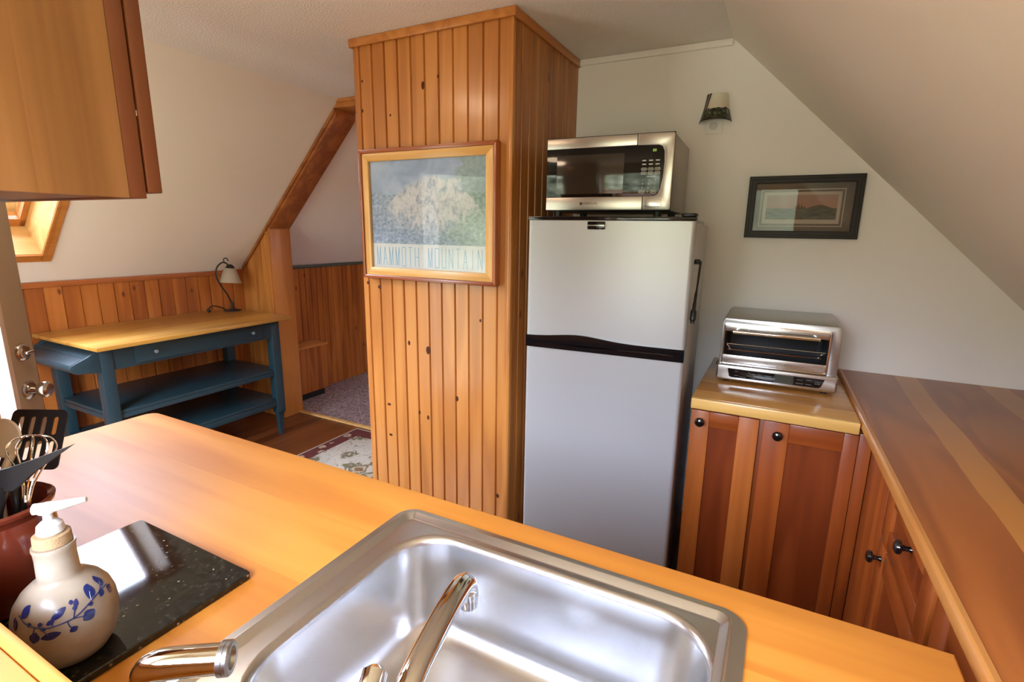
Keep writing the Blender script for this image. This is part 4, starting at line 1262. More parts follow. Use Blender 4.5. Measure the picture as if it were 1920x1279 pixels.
hillg = ramp(nt, nB, [(0.3, (0.20, 0.27, 0.26, 1)), (0.5, (0.36, 0.43, 0.39, 1)), (0.72, (0.62, 0.66, 0.58, 1))])
snow = ramp(nt, math_node(nt, 'ADD', math_node(nt, 'MULTIPLY', nR, 0.75), math_node(nt, 'MULTIPLY', nB, 0.25)), [(0.36, (0.30, 0.37, 0.41, 1)), (0.45, (0.56, 0.56, 0.53, 1)), (0.52, (0.74, 0.70, 0.61, 1)), (0.70, (0.84, 0.80, 0.72, 1))])
xr = math_node(nt, 'ADD', s_.outputs[0], math_node(nt, 'MULTIPLY', math_node(nt, 'SUBTRACT', nA, 0.5), 0.16))
zr_ = math_node(nt, 'ADD', s_.outputs[2], math_node(nt, 'MULTIPLY', math_node(nt, 'SUBTRACT', nA, 0.5), 0.30))
ex = math_node(nt, 'POWER', math_node(nt, 'ABSOLUTE', math_node(nt, 'DIVIDE', math_node(nt, 'SUBTRACT', xr, 0.56), 0.50)), 2.2)
def soft(a_, w_):
    n_ = nt.nodes.new('ShaderNodeMapRange'); n_.inputs['From Min'].default_value = -w_; n_.inputs['From Max'].default_value = w_
    nt.links.new(a_, n_.inputs['Value']); return n_.outputs['Result']
zw = math_node(nt, 'ADD', s_.outputs[2], math_node(nt, 'MULTIPLY', math_node(nt, 'SUBTRACT', nR, 0.5), 0.5))
peak = math_node(nt, 'MULTIPLY', soft(math_node(nt, 'SUBTRACT', math_node(nt, 'SUBTRACT', 0.80, math_node(nt, 'MULTIPLY', ex, 0.55)), zr_), 0.02), soft(math_node(nt, 'SUBTRACT', zw, math_node(nt, 'ADD', 0.20, math_node(nt, 'MULTIPLY', ex, 0.40))), 0.10))
lowg = math_node(nt, 'LESS_THAN', zr_, 0.62)
bgc = mixc(nt, lowg, skyb, mixc(nt, math_node(nt, 'MULTIPLY', s_.outputs[0], 0.9), ramp(nt, nB, [(0.3, (0.24, 0.31, 0.38, 1)), (0.5, (0.40, 0.47, 0.53, 1)), (0.72, (0.64, 0.67, 0.67, 1))]), hillg))
grn = math_node(nt, 'MULTIPLY', math_node(nt, 'GREATER_THAN', math_node(nt, 'ADD', s_.outputs[0], math_node(nt, 'MULTIPLY', nC, 0.5)), 1.0), 0.6)
bgc = mixc(nt, grn, bgc, ramp(nt, nB, [(0.3, (0.22, 0.32, 0.24, 1)), (0.7, (0.50, 0.60, 0.44, 1))]))
nt.links.new(mixc(nt, 1.0, mixc(nt, math_node(nt, 'MULTIPLY', peak, 0.85), bgc, snow), (0.96, 0.98, 1.22, 1), 'MULTIPLY'), b.inputs['Base Color']); b.inputs['Roughness'].default_value = 0.7
m = MB(); m.box(RX0, RX1, yq - 0.016, yq - 0.012, zb, RZ1)
po = m.build('map_print', MTN, bp_)
m = MB(); m.box(RX0, RX1, yq - 0.016, yq - 0.012, RZ0, zb - 0.0002)
m.build('white_band', plain('poster_white', (0.78, 0.78, 0.80, 1), 0.7), bp_)
m = MB()
nL = 16
pw = (RX1 - RX0 - 0.03) / nL
for i, ch in enumerate('MAMMOTH MOUNTAIN'):
    if ch == ' ': continue
    m = MB()
    x = RX0 + 0.015 + pw * (i + 0.5)
    zc_, hh, hw, tk = (RZ0 + zb) / 2 - 0.002, 0.041, pw * 0.27, 0.0026
    def stroke(x0, z0, x1, z1, t=tk):
        v = Vector((x1 - x0, z1 - z0)); n = Vector((-v.y, v.x)).normalized() * t / 2
        m.prism([(x0 + n.x, z0 + n.y), (x1 + n.x, z1 + n.y), (x1 - n.x, z1 - n.y), (x0 - n.x, z0 - n.y)], yq - 0.0163, yq - 0.0158, 'y')
    L_, R2, T_, B_ = x - hw, x + hw, zc_ + hh, zc_ - hh
    if ch == 'M': stroke(L_, B_, L_, T_); stroke(R2, B_, R2, T_); stroke(L_, T_, x, B_); stroke(R2, T_, x, B_)
    if ch == 'A': stroke(L_, B_, x, T_); stroke(R2, B_, x, T_); stroke(x - hw * .6, zc_ - hh * .3, x + hw * .6, zc_ - hh * .3)
    if ch in 'OU': stroke(L_, B_, L_, T_); stroke(R2, B_, R2, T_); stroke(L_, B_, R2, B_)
    if ch == 'O': stroke(L_, T_, R2, T_)
    if ch == 'T': stroke(x, B_, x, T_); stroke(L_, T_, R2, T_)
    if ch == 'H': stroke(L_, B_, L_, T_); stroke(R2, B_, R2, T_); stroke(L_, zc_, R2, zc_)
    if ch == 'I': stroke(x, B_, x, T_)
    if ch == 'N': stroke(L_, B_, L_, T_); stroke(R2, B_, R2, T_); stroke(L_, T_, R2, B_)
    m.build('letter', INKB, bp_)
m = MB(); m.quad((RX0, yq - 0.021, RZ0), (RX1, yq - 0.021, RZ0), (RX1, yq - 0.021, RZ1), (RX0, yq - 0.021, RZ1))
m.build('glass', GLASS_PIC, bp_)

# ------------------------------------------------------------------ cart with lamp
TX0, TX1, TY0, TY1, TZ = -3.685, -2.985, 1.245, 2.420, 0.868
cart = thing('kitchen_cart', (-3.33, 1.83, 0), 0, 'blue green kitchen cart with a wooden top along the pine knee wall', 'cart')
m = MB(); m.box(TX0, TX1, TY0, TY1, TZ - 0.022, TZ, 0.005)
m.build('table_top', CART_TOP, cart)
LX0, LX1, LY0, LY1, LW = -3.655, -3.075, 1.29, 2.375, 0.062
m = MB()
z0, z1 = 0.718, TZ - 0.0225
m.box(LX1 - 0.018, LX1 - 0.006, LY0 + LW, LY1 - LW, z0, z1); m.box(LX0 + 0.006, LX0 + 0.018, LY0 + LW, LY1 - LW, z0, z1)
m.box(LX0 + LW, LX1 - LW, LY0 + 0.006, LY0 + 0.018, z0, z1); m.box(LX0 + LW, LX1 - LW, LY1 - 0.018, LY1 - 0.006, z0, z1)
m.build('apron', BLUE, cart)
m = MB(); m.box(LX1 - 0.006, LX1 + 0.006, LY0 + 0.165, LY1 - 0.14, z0 + 0.016, z1 - 0.004, 0.003)
drw = m.build('drawer', BLUE, cart)
for y in (LY0 + 0.265, LY1 - 0.215):
    m = MB(); m.lathe([(0.006, 0), (0.006, 0.008), (0.010, 0.012), (0.010, 0.018), (0.0, 0.021)], 18, M=aim((LX1 + 0.006, y, (z0 + z1) / 2), (1, 0, 0)))
    m.build('knob', plain('pale_blue_knob', (0.20, 0.26, 0.28, 1), 0.3), drw)
for x in (LX0, LX1 - LW):
    for y in (LY0, LY1 - LW):
        m = MB()
        m.box(x, x + LW, y, y + LW, 0.17, TZ - 0.0225, 0.004)
        c = LW / 2
        m.loft([[(x + c + s * w, y + c + r_ * w, z) for s, r_ in ((-1, -1), (1, -1), (1, 1), (-1, 1))] for z, w in ((0.171, c - 0.001), (0.155, c * 0.72), (0.145, c * 0.62), (0.02, c * 0.42), (0.0, c * 0.46))], capend=True)
        m.build('leg', BLUE, cart)
for zt, th in ((0.487, 0.045), (0.272, 0.058)):
    m = MB()
    m.box(LX0 + 0.012, LX1 - 0.014, LY0 + 0.012, LY1 - 0.012, zt - 0.018, zt, 0.002)
    m.box(LX1 - 0.028, LX1 - 0.010, LY0 + LW, LY1 - LW, zt - th, zt - 0.0185, 0.003)
    m.box(LX0 + LW, LX1 - LW, LY0 + 0.008, LY0 + 0.026, zt - th, zt - 0.0185, 0.003)
    m.box(LX0 + LW, LX1 - LW, LY1 - 0.026, LY1 - 0.008, zt - th, zt - 0.0185, 0.003)
    m.build('shelf', BLUE, cart)
m = MB()
pf = [(1.289, 0.838), (1.235, 0.808), (1.185, 0.788), (1.172, 0.782), (1.163, 0.772), (1.160, 0.760), (1.164, 0.748), (1.174, 0.738), (1.190, 0.732), (1.289, 0.718)]
m.prism([(a, z) for a, z in pf], LX1 - 0.020, LX1 - 0.0005, 'x', bev=0.002)
m.prism([(a, z) for a, z in pf], LX0, LX0 + 0.020, 'x', bev=0.002)
m.prism([(1.235, 0.803), (1.185, 0.785), (1.170, 0.780), (1.163, 0.770), (1.160, 0.760), (1.164, 0.748), (1.174, 0.740), (1.185, 0.748), (1.190, 0.765), (1.240, 0.790)], LX0 + 0.02, LX1 - 0.02, 'x', bev=0.001)
m.prism([(1.289, 0.826), (1.236, 0.803), (1.240, 0.790), (1.289, 0.812)], LX0 + 0.02, LX1 - 0.02, 'x')
m.build('end_handle', BLUE, cart)

lx, ly = -3.535, 2.350
lamp = thing('table_lamp', (lx, ly, TZ), 0, 'small iron table lamp with cream glass shade on the cart', 'lamp')
m = MB(); m.lathe([(0, 0.020), (0.008, 0.020), (0.012, 0.012), (0.045, 0.009), (0.058, 0.004), (0.060, 0.0), (0, 0)], 36, M=Matrix.Translation((lx, ly, TZ)))
m.lathe([(0.010, 0.0), (0.012, 0.01), (0.008, 0.025), (0.011, 0.035), (0.005, 0.05)], 20, M=Matrix.Translation((lx, ly, TZ + 0.018)))
m.build('base', IRON, lamp)
m = MB()
m.tube(spline([(lx, ly, TZ + 0.05), (lx + 0.004, ly - 0.03, TZ + 0.12), (lx + 0.004, ly - 0.078, TZ + 0.20), (lx, ly - 0.098, TZ + 0.265), (lx, ly - 0.085, TZ + 0.32), (lx, ly - 0.045, TZ + 0.352), (lx, ly - 0.012, TZ + 0.345), (lx, ly + 0.0, TZ + 0.322)], 8), 0.0052, 12)
m.tube(spline([(lx, ly - 0.025, TZ + 0.345), (lx, ly - 0.03, TZ + 0.375), (lx, ly - 0.008, TZ + 0.382), (lx, ly + 0.004, TZ + 0.362)], 6), 0.0035, 10)
m.build('stem', IRON, lamp)
m = MB()
Ms = Matrix.Translation((lx, ly + 0.002, TZ + 0.205)) @ Matrix.Rotation(math.radians(-6), 4, 'X')
m.lathe([(0.078, 0.0), (0.072, 0.008), (0.060, 0.040), (0.048, 0.075), (0.036, 0.098), (0.024, 0.106), (0.021, 0.103), (0.034, 0.095), (0.046, 0.073), (0.058, 0.040), (0.070, 0.009), (0.0765, 0.001)], 36, M=Ms, closed=True)
m.build('lamp_shade', CREAMG, lamp)
m = MB(); m.lathe([(0.026, 0.100), (0.030, 0.112), (0.020, 0.125), (0.010, 0.132), (0.0, 0.134)], 24, M=Ms)
m.build('shade_cap', IRON, lamp)
m = MB(); m.tube(spline([(lx - 0.05, ly - 0.02, TZ + 0.006), (lx - 0.06, ly - 0.06, TZ + 0.030), (lx - 0.06, ly - 0.11, TZ + 0.042), (lx - 0.055, ly - 0.145, TZ + 0.026), (lx - 0.05, ly - 0.150, TZ + 0.006), (lx - 0.075, ly - 0.12, TZ + 0.005), (lx - 0.12, ly - 0.10, TZ + 0.005)], 7), 0.0042, 10)
m.tube([(lx - 0.055, ly - 0.148, TZ + 0.028), (lx - 0.05, ly - 0.152, TZ + 0.008)], 0.009, 12)
m.build('cord', IRON, lamp)

# chest in the carpeted room
ch_ = thing('storage_chest', (-3.6, 3.0, 0), 0, 'low pine chest against the boarding of the carpeted room', 'chest')
m = MB(); m.box(-3.688, -3.50, 2.84, 3.172, 0.07, 0.462, 0.003); m.build('chest_body', PINE_KNEE, ch_)
m = MB(); m.box(-3.689, -3.492, 2.832, 3.18, 0.4625, 0.482, 0.004); m.build('lid', PINE_TRIMX, ch_)
m = MB(); m.box(-3.685, -3.535, 2.86, 3.15, 0.0062, 0.0695); m.build('plinth', BLACKM, ch_)

# rug
RUG = bpy.data.materials.new('floral_rug_weave'); RUG.use_nodes = True
nt = RUG.node_tree; b = nt.nodes['Principled BSDF']
tc = nt.nodes.new('ShaderNodeTexCoord'); s_ = nt.nodes.new('ShaderNodeSeparateXYZ'); nt.links.new(tc.outputs['Object'], s_.inputs[0])
RW, RL = 0.86, 1.70                           # half sizes are used below; the rug's origin is its centre
ax_ = math_node(nt, 'SUBTRACT', RW / 2, math_node(nt, 'ABSOLUTE', s_.outputs[0]))
ay_ = math_node(nt, 'SUBTRACT', RL / 2, math_node(nt, 'ABSOLUTE', s_.outputs[1]))
ed = math_node(nt, 'MINIMUM', ax_, ay_)
vo = nt.nodes.new('ShaderNodeTexVoronoi'); vo.inputs['Scale'].default_value = 6.5; nt.links.new(tc.outputs['Object'], vo.inputs['Vector'])
vb = nt.nodes.new('ShaderNodeTexVoronoi'); vb.inputs['Scale'].default_value = 11; nt.links.new(tc.outputs['Object'], vb.inputs['Vector'])
nz = nt.nodes.new('ShaderNodeTexNoise'); nz.inputs['Scale'].default_value = 13; nz.inputs['Detail'].default_value = 2; nz.inputs['Distortion'].default_value = 1.5; nt.links.new(tc.outputs['Object'], nz.inputs['Vector'])
nf = nt.nodes.new('ShaderNodeTexNoise'); nf.inputs['Scale'].default_value = 160; nt.links.new(tc.outputs['Object'], nf.inputs['Vector'])
dist = math_node(nt, 'ADD', math_node(nt, 'MULTIPLY', vo.outputs['Distance'], 0.62), math_node(nt, 'MULTIPLY', math_node(nt, 'SUBTRACT', nz.outputs['Fac'], 0.5), 0.42))
field = ramp(nt, dist, [(0.0, (0.28, 0.14, 0.06, 1)), (0.11, (0.25, 0.13, 0.05, 1)), (0.13, (0.60, 0.50, 0.34, 1)), (0.19, (0.60, 0.52, 0.36, 1)), (0.21, (0.20, 0.17, 0.09, 1)), (0.27, (0.24, 0.20, 0.11, 1)), (0.30, (0.68, 0.63, 0.51, 1)), (1.0, (0.70, 0.66, 0.55, 1))])
curl = math_node(nt, 'LESS_THAN', math_node(nt, 'ABSOLUTE', math_node(nt, 'SUBTRACT', nz.outputs['Fac'], 0.55)), 0.012)
field = mixc(nt, math_node(nt, 'MULTIPLY', curl, 0.8), field, (0.22, 0.20, 0.13, 1))
dis2 = math_node(nt, 'ADD', vb.outputs['Distance'], math_node(nt, 'MULTIPLY', math_node(nt, 'SUBTRACT', nz.outputs['Fac'], 0.5), 0.5))
bord = ramp(nt, dis2, [(0.0, (0.34, 0.14, 0.07, 1)), (0.16, (0.62, 0.48, 0.34, 1)), (0.30, (0.55, 0.40, 0.28, 1)), (0.34, (0.15, 0.025, 0.018, 1)), (1.0, (0.18, 0.03, 0.022, 1))])
cc = mixc(nt, math_node(nt, 'LESS_THAN', ed, 0.110), field, (0.15, 0.03, 0.02, 1))
cc = mixc(nt, math_node(nt, 'LESS_THAN', ed, 0.100), cc, bord)
cc = mixc(nt, math_node(nt, 'LESS_THAN', ed, 0.022), cc, (0.13, 0.03, 0.02, 1))
cc = mixc(nt, math_node(nt, 'LESS_THAN', ed, 0.013), cc, (0.66, 0.60, 0.50, 1))
nt.links.new(mixc(nt, 0.25, cc, nf.outputs['Fac'], 'MULTIPLY'), b.inputs['Base Color']); b.inputs['Roughness'].default_value = 0.95
m = MB(); m.box(-RW / 2, RW / 2, -RL / 2, RL / 2, 0.0, 0.009, 0.003)
rug = m.build('rug', RUG)
rug.location = (-2.68 + RW / 2, 2.665 - RL / 2, 0.0005)
tag(rug, 'cream floral rug with dark red border on the plank floor', 'rug')

# ------------------------------------------------------------------ things on the island
BZ = ZC + 0.0126
GR = bpy.data.materials.new('black_speckled_granite'); GR.use_nodes = True
nt = GR.node_tree; b = nt.nodes['Principled BSDF']
tc = nt.nodes.new('ShaderNodeTexCoord')
vo = nt.nodes.new('ShaderNodeTexVoronoi'); vo.inputs['Scale'].default_value = 150; nt.links.new(tc.outputs['Object'], vo.inputs['Vector'])
sc = nt.nodes.new('ShaderNodeSeparateColor'); nt.links.new(vo.outputs['Color'], sc.inputs[0])
nz = nt.nodes.new('ShaderNodeTexNoise'); nz.inputs['Scale'].default_value = 120; nz.inputs['Detail'].default_value = 5; nt.links.new(tc.outputs['Object'], nz.inputs['Vector'])
base = ramp(nt, nz.outputs['Fac'], [(0.40, (0.006, 0.006, 0.005, 1)), (0.60, (0.020, 0.018, 0.014, 1)), (0.75, (0.06, 0.05, 0.035, 1))])
sel = math_node(nt, 'MULTIPLY', math_node(nt, 'GREATER_THAN', sc.outputs[0], 0.93), math_node(nt, 'LESS_THAN', vo.outputs['Distance'], 0.28))
nt.links.new(mixc(nt, sel, base, ramp(nt, sc.outputs[1], [(0.3, (0.38, 0.30, 0.20, 1)), (0.9, (0.10, 0.09, 0.08, 1))])), b.inputs['Base Color'])
b.inputs['Roughness'].default_value = 0.05; b.inputs['Specular IOR Level'].default_value = 0.5
GX0, GX1, GY0, GY1 = -1.038, -0.714, 0.172, 0.461
m = MB()
m.loft([rrect(GX0 + i, GX1 - i, GY0 + i, GY1 - i, 0.008, z) for i, z in ((0.0015, ZC + 0.0006), (0, ZC + 0.002), (0, BZ - 0.002), (0.0015, BZ - 0.0004))], capend=True)
m.quad(*[(x, y, ZC + 0.0006) for x, y in ((GX0 + .004, GY0 + .004), (GX1 - .004, GY0 + .004), (GX1 - .004, GY1 - .004), (GX0 + .004, GY1 - .004))])
tag(m.build('cutting_board', GR), 'glossy black speckled stone cutting board beside the sink', 'cutting board')

# soap bottle with brushed blue sprig
SX, SY = -0.780, 0.2465
STW = bpy.data.materials.new('salt_glaze_stoneware'); STW.use_nodes = True
nt = STW.node_tree; b = nt.nodes['Principled BSDF']
tc = nt.nodes.new('ShaderNodeTexCoord')
nz = nt.nodes.new('ShaderNodeTexNoise'); nz.inputs['Scale'].default_value = 18; nz.inputs['Detail'].default_value = 5; nt.links.new(tc.outputs['Object'], nz.inputs['Vector'])
nt.links.new(ramp(nt, nz.outputs['Fac'], [(0.3, (0.27, 0.195, 0.13, 1)), (0.5, (0.35, 0.285, 0.21, 1)), (0.75, (0.42, 0.365, 0.285, 1))]), b.inputs['Base Color'])
b.inputs['Roughness'].default_value = 0.32; b.inputs['Coat Weight'].default_value = 0.15
sd = thing('soap_dispenser', (SX, SY, BZ), 0, 'round stoneware soap bottle with a blue sprig and white pump', 'soap dispenser')
prof = [(0.0, 0.0), (0.034, 0.0), (0.039, 0.003), (0.0480, 0.017), (0.0532, 0.035), (0.0545, 0.052), (0.0532, 0.069), (0.0490, 0.084), (0.0415, 0.096), (0.0325, 0.1045), (0.0262, 0.1085), (0.0232, 0.1110), (0.0218, 0.1150), (0.0210, 0.1400), (0.0214, 0.1500), (0.0224, 0.1540), (0.0220, 0.1570), (0.0165, 0.1570), (0.0155, 0.152)]
m = MB(); m.lathe(prof, 64, M=Matrix.Translation((SX, SY, BZ)))
bot = m.build('bottle', STW, sd)
m = MB(); m.lathe([(0.0, 0.152), (0.016, 0.152), (0.0180, 0.158), (0.0198, 0.1585), (0.0192, 0.171), (0.0178, 0.172), (0.0, 0.172)], 40, M=Matrix.Translation((SX, SY, BZ)))
m.build('cork_collar', CORK, sd)
m = MB()
m.lathe([(0.0, 0.1725), (0.013, 0.1725), (0.0145, 0.175), (0.0130, 0.184), (0.0090, 0.188), (0.0055, 0.190), (0.0050, 0.198), (0.0095, 0.201), (0.0105, 0.206), (0.008, 0.211), (0.0, 0.212)], 32, M=Matrix.Translation((SX, SY, BZ)))
a = Vector((0.72, 0.69, 0)).normalized()
c0 = Vector((SX, SY, BZ + 0.206))
m.tube([c0 - a * 0.013, c0, c0 + a * 0.016 + Vector((0, 0, 0.002)), c0 + a * 0.034 + Vector((0, 0, 0.005)), c0 + a * 0.043 + Vector((0, 0, 0.006))], [0.007, 0.0072, 0.006, 0.0042, 0.003], 16)
m.build('pump', WHITEP, sd)
# sprig painted on the glaze: leaves as thin raised strokes following the body
def rad(z):
    for (r0, z0), (r1, z1) in zip(prof, prof[1:]):
        if z0 <= z <= z1 and z1 > z0: return r0 + (r1 - r0) * (z - z0) / (z1 - z0)
    return 0.05
def onb(th, z, k=0.0003):
    r = rad(z) + k
    return (SX + r * math.cos(th), SY + r * math.sin(th), BZ + z)
m = MB()
def leaf(th, z, ln, wd, an):
    t = bmesh.new()
    n = 12
    pts = []
    for q_ in range(2 * n):
        u = q_ / n if q_ < n else (2 * n - q_) / n
        sgn = 1 if q_ < n else -1
        x = (u - 0.5) * ln; y = sgn * wd * math.sin(PI * u) ** 0.8
        pts.append((x * math.cos(an) - y * math.sin(an), x * math.sin(an) + y * math.cos(an)))
    t_up = [t.verts.new(onb(th + x / 0.055, z + y, 0.0005)) for x, y in pts]
    ct_ = t.verts.new(onb(th, z, 0.0008))
    for q_ in range(2 * n):
        try: t.faces.new((ct_, t_up[q_], t_up[(q_ + 1) % (2 * n)]))
        except ValueError: pass
    bmesh.ops.recalc_face_normals(t, faces=t.faces)
    m._add(t)
thc = math.atan2(0 - SY, 0 - SX)              # side turned to the camera
stem = [(-1.10, 0.088), (-0.80, 0.080), (-0.45, 0.074), (-0.15, 0.074), (0.15, 0.076), (0.45, 0.083), (0.75, 0.087), (1.10, 0.087)]
m.tube(spline([onb(thc + t_, z) for t_, z in stem], 8), 0.0008, 8)
for br in (((-0.62, 0.077), (-0.66, 0.069), (-0.63, 0.063)), ((-0.55, 0.076), (-0.45, 0.070), (-0.38, 0.064)), ((-0.30, 0.074), (-0.26, 0.080), (-0.20, 0.084)), ((0.10, 0.076), (0.15, 0.084), (0.20, 0.090)), ((0.05, 0.075), (0.22, 0.073), (0.36, 0.070)), ((0.52, 0.084), (0.56, 0.090), (0.60, 0.094)), ((-0.02, 0.074), (0.0, 0.068), (0.05, 0.063)), ((0.80, 0.087), (0.95, 0.092), (1.0, 0.096))):
    m.tube(spline([onb(thc + t_, z) for t_, z in br], 6), 0.0006, 8)
for t_, z, ln, wd, an in ((-0.93, 0.092, 0.015, 0.0065, 1.0), (-0.64, 0.064, 0.015, 0.0058, 1.3), (-0.34, 0.063, 0.021, 0.0050, 0.1), (-0.16, 0.086, 0.020, 0.0042, 0.5), (-0.33, 0.079, 0.009, 0.003, 0.4), (0.06, 0.062, 0.009, 0.004, 0.4), (0.21, 0.090, 0.010, 0.003, 1.1), (0.38, 0.070, 0.016, 0.0070, 0.4), (0.60, 0.094, 0.018, 0.0070, 0.9), (0.82, 0.085, 0.012, 0.004, 0.7), (1.02, 0.096, 0.015, 0.006, 1.2), (1.10, 0.080, 0.014, 0.006, -0.9), (-1.14, 0.078, 0.016, 0.005, -1.2)):
    leaf(thc + t_, z, ln, wd, an)
for t_, z in ((-0.52, 0.079), (-0.46, 0.073), (0.12, 0.093), (0.16, 0.086), (-0.75, 0.080), (0.48, 0.081)):
    leaf(thc + t_, z, 0.006, 0.0026, 0)
m.build('painted_sprig', plain('cobalt_glaze', (0.010, 0.022, 0.13, 1), 0.2, coat=0.4), bot)

# crock of utensils
KX, KY = -0.972, 0.248
cr = thing('utensil_crock', (KX, KY, BZ), 0, 'red brown glazed crock full of kitchen utensils', 'crock')
m = MB()
m.lathe([(0, 0), (0.052, 0.0), (0.058, 0.004), (0.066, 0.04), (0.070, 0.085), (0.067, 0.120), (0.063, 0.138), (0.066, 0.146), (0.070, 0.150), (0.071, 0.155), (0.067, 0.158), (0.061, 0.154), (0.059, 0.140), (0.063, 0.11), (0.062, 0.03), (0.05, 0.010), (0, 0.010)], 56, M=Matrix.Translation((KX, KY, BZ)))
m.build('crock_body', BROWNG, cr)
RIMZ = BZ + 0.155

def frame_from(o, ex, ey):
    ex = Vector(ex).normalized(); ey = Vector(ey); ey = (ey - ex * ey.dot(ex)).normalized(); ez = ex.cross(ey)
    M = Matrix((ex, ey, ez)).transposed().to_4x4(); M.translation = o
    return M

# slotted turner
TL, TR, BR, BL = Vector((-1.121, 0.3353, 1.169)), Vector((-1.0317, 0.3818, 1.1696)), Vector((-0.9738, 0.3255, 1.100)), Vector((-1.0457, 0.288, 1.0988))
M = frame_from((BL + BR) / 2, TR - TL, (TL + TR) / 2 - (BL + BR) / 2)
hh = ((TL + TR) / 2 - (BL + BR) / 2).length
exv, eyv = (TR - TL).normalized(), ((TL + TR) / 2 - (BL + BR) / 2).normalized()
M = Matrix((exv, eyv, exv.cross(eyv).normalized())).transposed().to_4x4(); M.translation = (BL + BR) / 2
tn = thing('slotted_turner', (BL + BR) / 2, 0, 'black slotted turner standing in the crock', 'turner')
m = MB()
m.sheet_with_hole(rr2(-0.046, 0.046, 0.0, hh, 0.010, 5), [rr2(x - 0.0042, x + 0.0042, a, c, 0.004, 3) for x in (-0.0285, -0.0095, 0.0095, 0.0285) for a, c in ((hh * 0.14, hh * 0.46), (hh * 0.56, hh * 0.88))], -0.0012, 0.0012)
bmesh.ops.transform(m.bm, matrix=M, verts=m.bm.verts)
m.build('slotted_blade', BLACKM, tn)
b0 = (BL + BR) / 2
m = MB(); m.tube(spline([b0 + (TL - BL).normalized() * 0.004, b0 + Vector((0.012, -0.022, -0.02)), Vector((KX - 0.012, KY + 0.030, 1.05)), Vector((KX - 0.012, KY + 0.012, BZ + 0.018))], 6), [0.008] * 5 + [0.005] * 14, 12)
m.build('handle', BLACKM, tn)

# balloon whisk
wt, wn_ = Vector((-0.944, 0.300, 1.172)), Vector((-0.922, 0.272, 1.088))
wh = thing('balloon_whisk', wn_, 0, 'steel balloon whisk standing in the crock', 'whisk')
ax3 = (wt - wn_).normalized()
u3 = ax3.cross(Vector((0, 1, 0))).normalized(); v3 = ax3.cross(u3)
Lw = (wt - wn_).length
for k in range(5):
    aa = PI * k / 5 + 0.3
    dd3 = u3 * math.cos(aa) + v3 * math.sin(aa)
    sh = [(0.004, 0.0), (0.007, 0.25), (0.016, 0.50), (0.0265, 0.72), (0.028, 0.84), (0.021, 0.95), (0.008, 1.0)]
    pts = [wn_ + ax3 * Lw * t_ + dd3 * r for r, t_ in sh] + [wn_ + ax3 * Lw * t_ - dd3 * r for r, t_ in sh[::-1]]
    m = MB(); m.tube(spline(pts, 6), 0.0011, 8)
    m.build('wire_loop', CHROME, wh)
m = MB(); m.tube([wn_ + ax3 * 0.006, wn_, Vector((KX + 0.040, KY + 0.024, 1.062)), Vector((KX + 0.022, KY + 0.030, BZ + 0.020))], [0.0050, 0.0055, 0.006, 0.0065], 14)
m.build('handle', NICKEL, wh)

# black spatula seen on edge
spt = [Vector(p) for p in ((-0.823, 0.300, 1.184), (-0.868, 0.276, 1.164), (-0.905, 0.258, 1.149), (-0.945, 0.238, 1.136), (-0.945, 0.238, 1.113), (-0.900, 0.256, 1.117), (-0.882, 0.263, 1.132), (-0.868, 0.272, 1.147))]
sv = thing('black_spatula', (-0.915, 0.25, 1.12), 0, 'black spatula with a long pointed blade lying across the crock', 'spatula')
nrm = (spt[0] - spt[3]).cross(Vector((0, 0, 1))).normalized() * 0.0035
m = MB()
m.loft([[p - nrm for p in spt], [p + nrm for p in spt]], capend=True)
t = bmesh.new(); t.faces.new([t.verts.new(p - nrm) for p in spt]); m._add(t)
m.build('blade', BLACKM, sv)
m = MB(); m.tube([Vector((-0.921, 0.248, 1.122)), Vector((-0.930, 0.238, 1.08)), Vector((KX + 0.022, KY - 0.020, BZ + 0.025))], [0.011, 0.010, 0.007], 14)
m.build('handle', BLACKM, sv)

# beige spoon, teal scraper, wooden spoon handle
bs = thing('wooden_spoon', (-1.11, 0.312, 1.13), 0, 'pale beige wooden spoon at the left of the crock', 'spoon')
Mb = frame_from(Vector((-1.050, 0.301, 1.146)), (0.62, 0.40, 0.05), (-0.25, 0.10, 1.0))
m = MB(); m.lathe([(0, -0.008), (0.015, -0.005), (0.024, 0.001), (0.027, 0.004), (0.024, 0.005), (0.015, 0.001), (0, -0.003)], 32, M=Mb @ Matrix.Diagonal((1, 1.15, 1, 1)))
m.build('bowl', BEIGEP, bs)
m = MB(); m.tube([Mb @ Vector((0.004, -0.028, -0.002)), Vector((KX - 0.043, KY + 0.024, 1.086)), Vector((KX - 0.026, KY + 0.014, BZ + 0.025))], [0.006, 0.005, 0.005], 12)
m.build('handle', BEIGEP, bs)
ts = thing('rubber_scraper', (-1.06, 0.275, 1.10), 0, 'teal scraper at the left edge of the crock', 'scraper')
m = MB(); Mt = frame_from(Vector((-1.052, 0.256, 1.094)), (0.8, 0.45, 0.0), (-0.2, 0.05, 1.0))
m.prism(rr2(-0.022, 0.022, 0.0, 0.05, 0.006), -0.004, 0.004, 'z', bev=0.0015, M=Mt)
m.build('scraper_blade', TEALP, ts)
m = MB(); m.tube([Mt @ Vector((0, 0.002, 0)), Vector((KX - 0.044, KY - 0.004, 1.086)), Vector((KX - 0.026, KY - 0.012, BZ + 0.025))], [0.005, 0.0045, 0.0045], 12)
m.build('handle', BEIGEP, ts)
wp = thing('rolling_handle', (KX, KY - 0.03, 1.09), 0, 'honey coloured wooden spatula handle leaning in the crock front', 'spatula')
wp.name = 'wooden_spatula'
m = MB(); m.tube(spline([(KX + 0.030, KY - 0.040, 1.118), (KX + 0.028, KY - 0.036, 1.085), (KX + 0.015, KY - 0.020, 1.00), (KX + 0.008, KY - 0.012, BZ + 0.016)], 5), [0.009] * 6 + [0.007] * 10, 14)
m.build('handle', CT_T, wp)

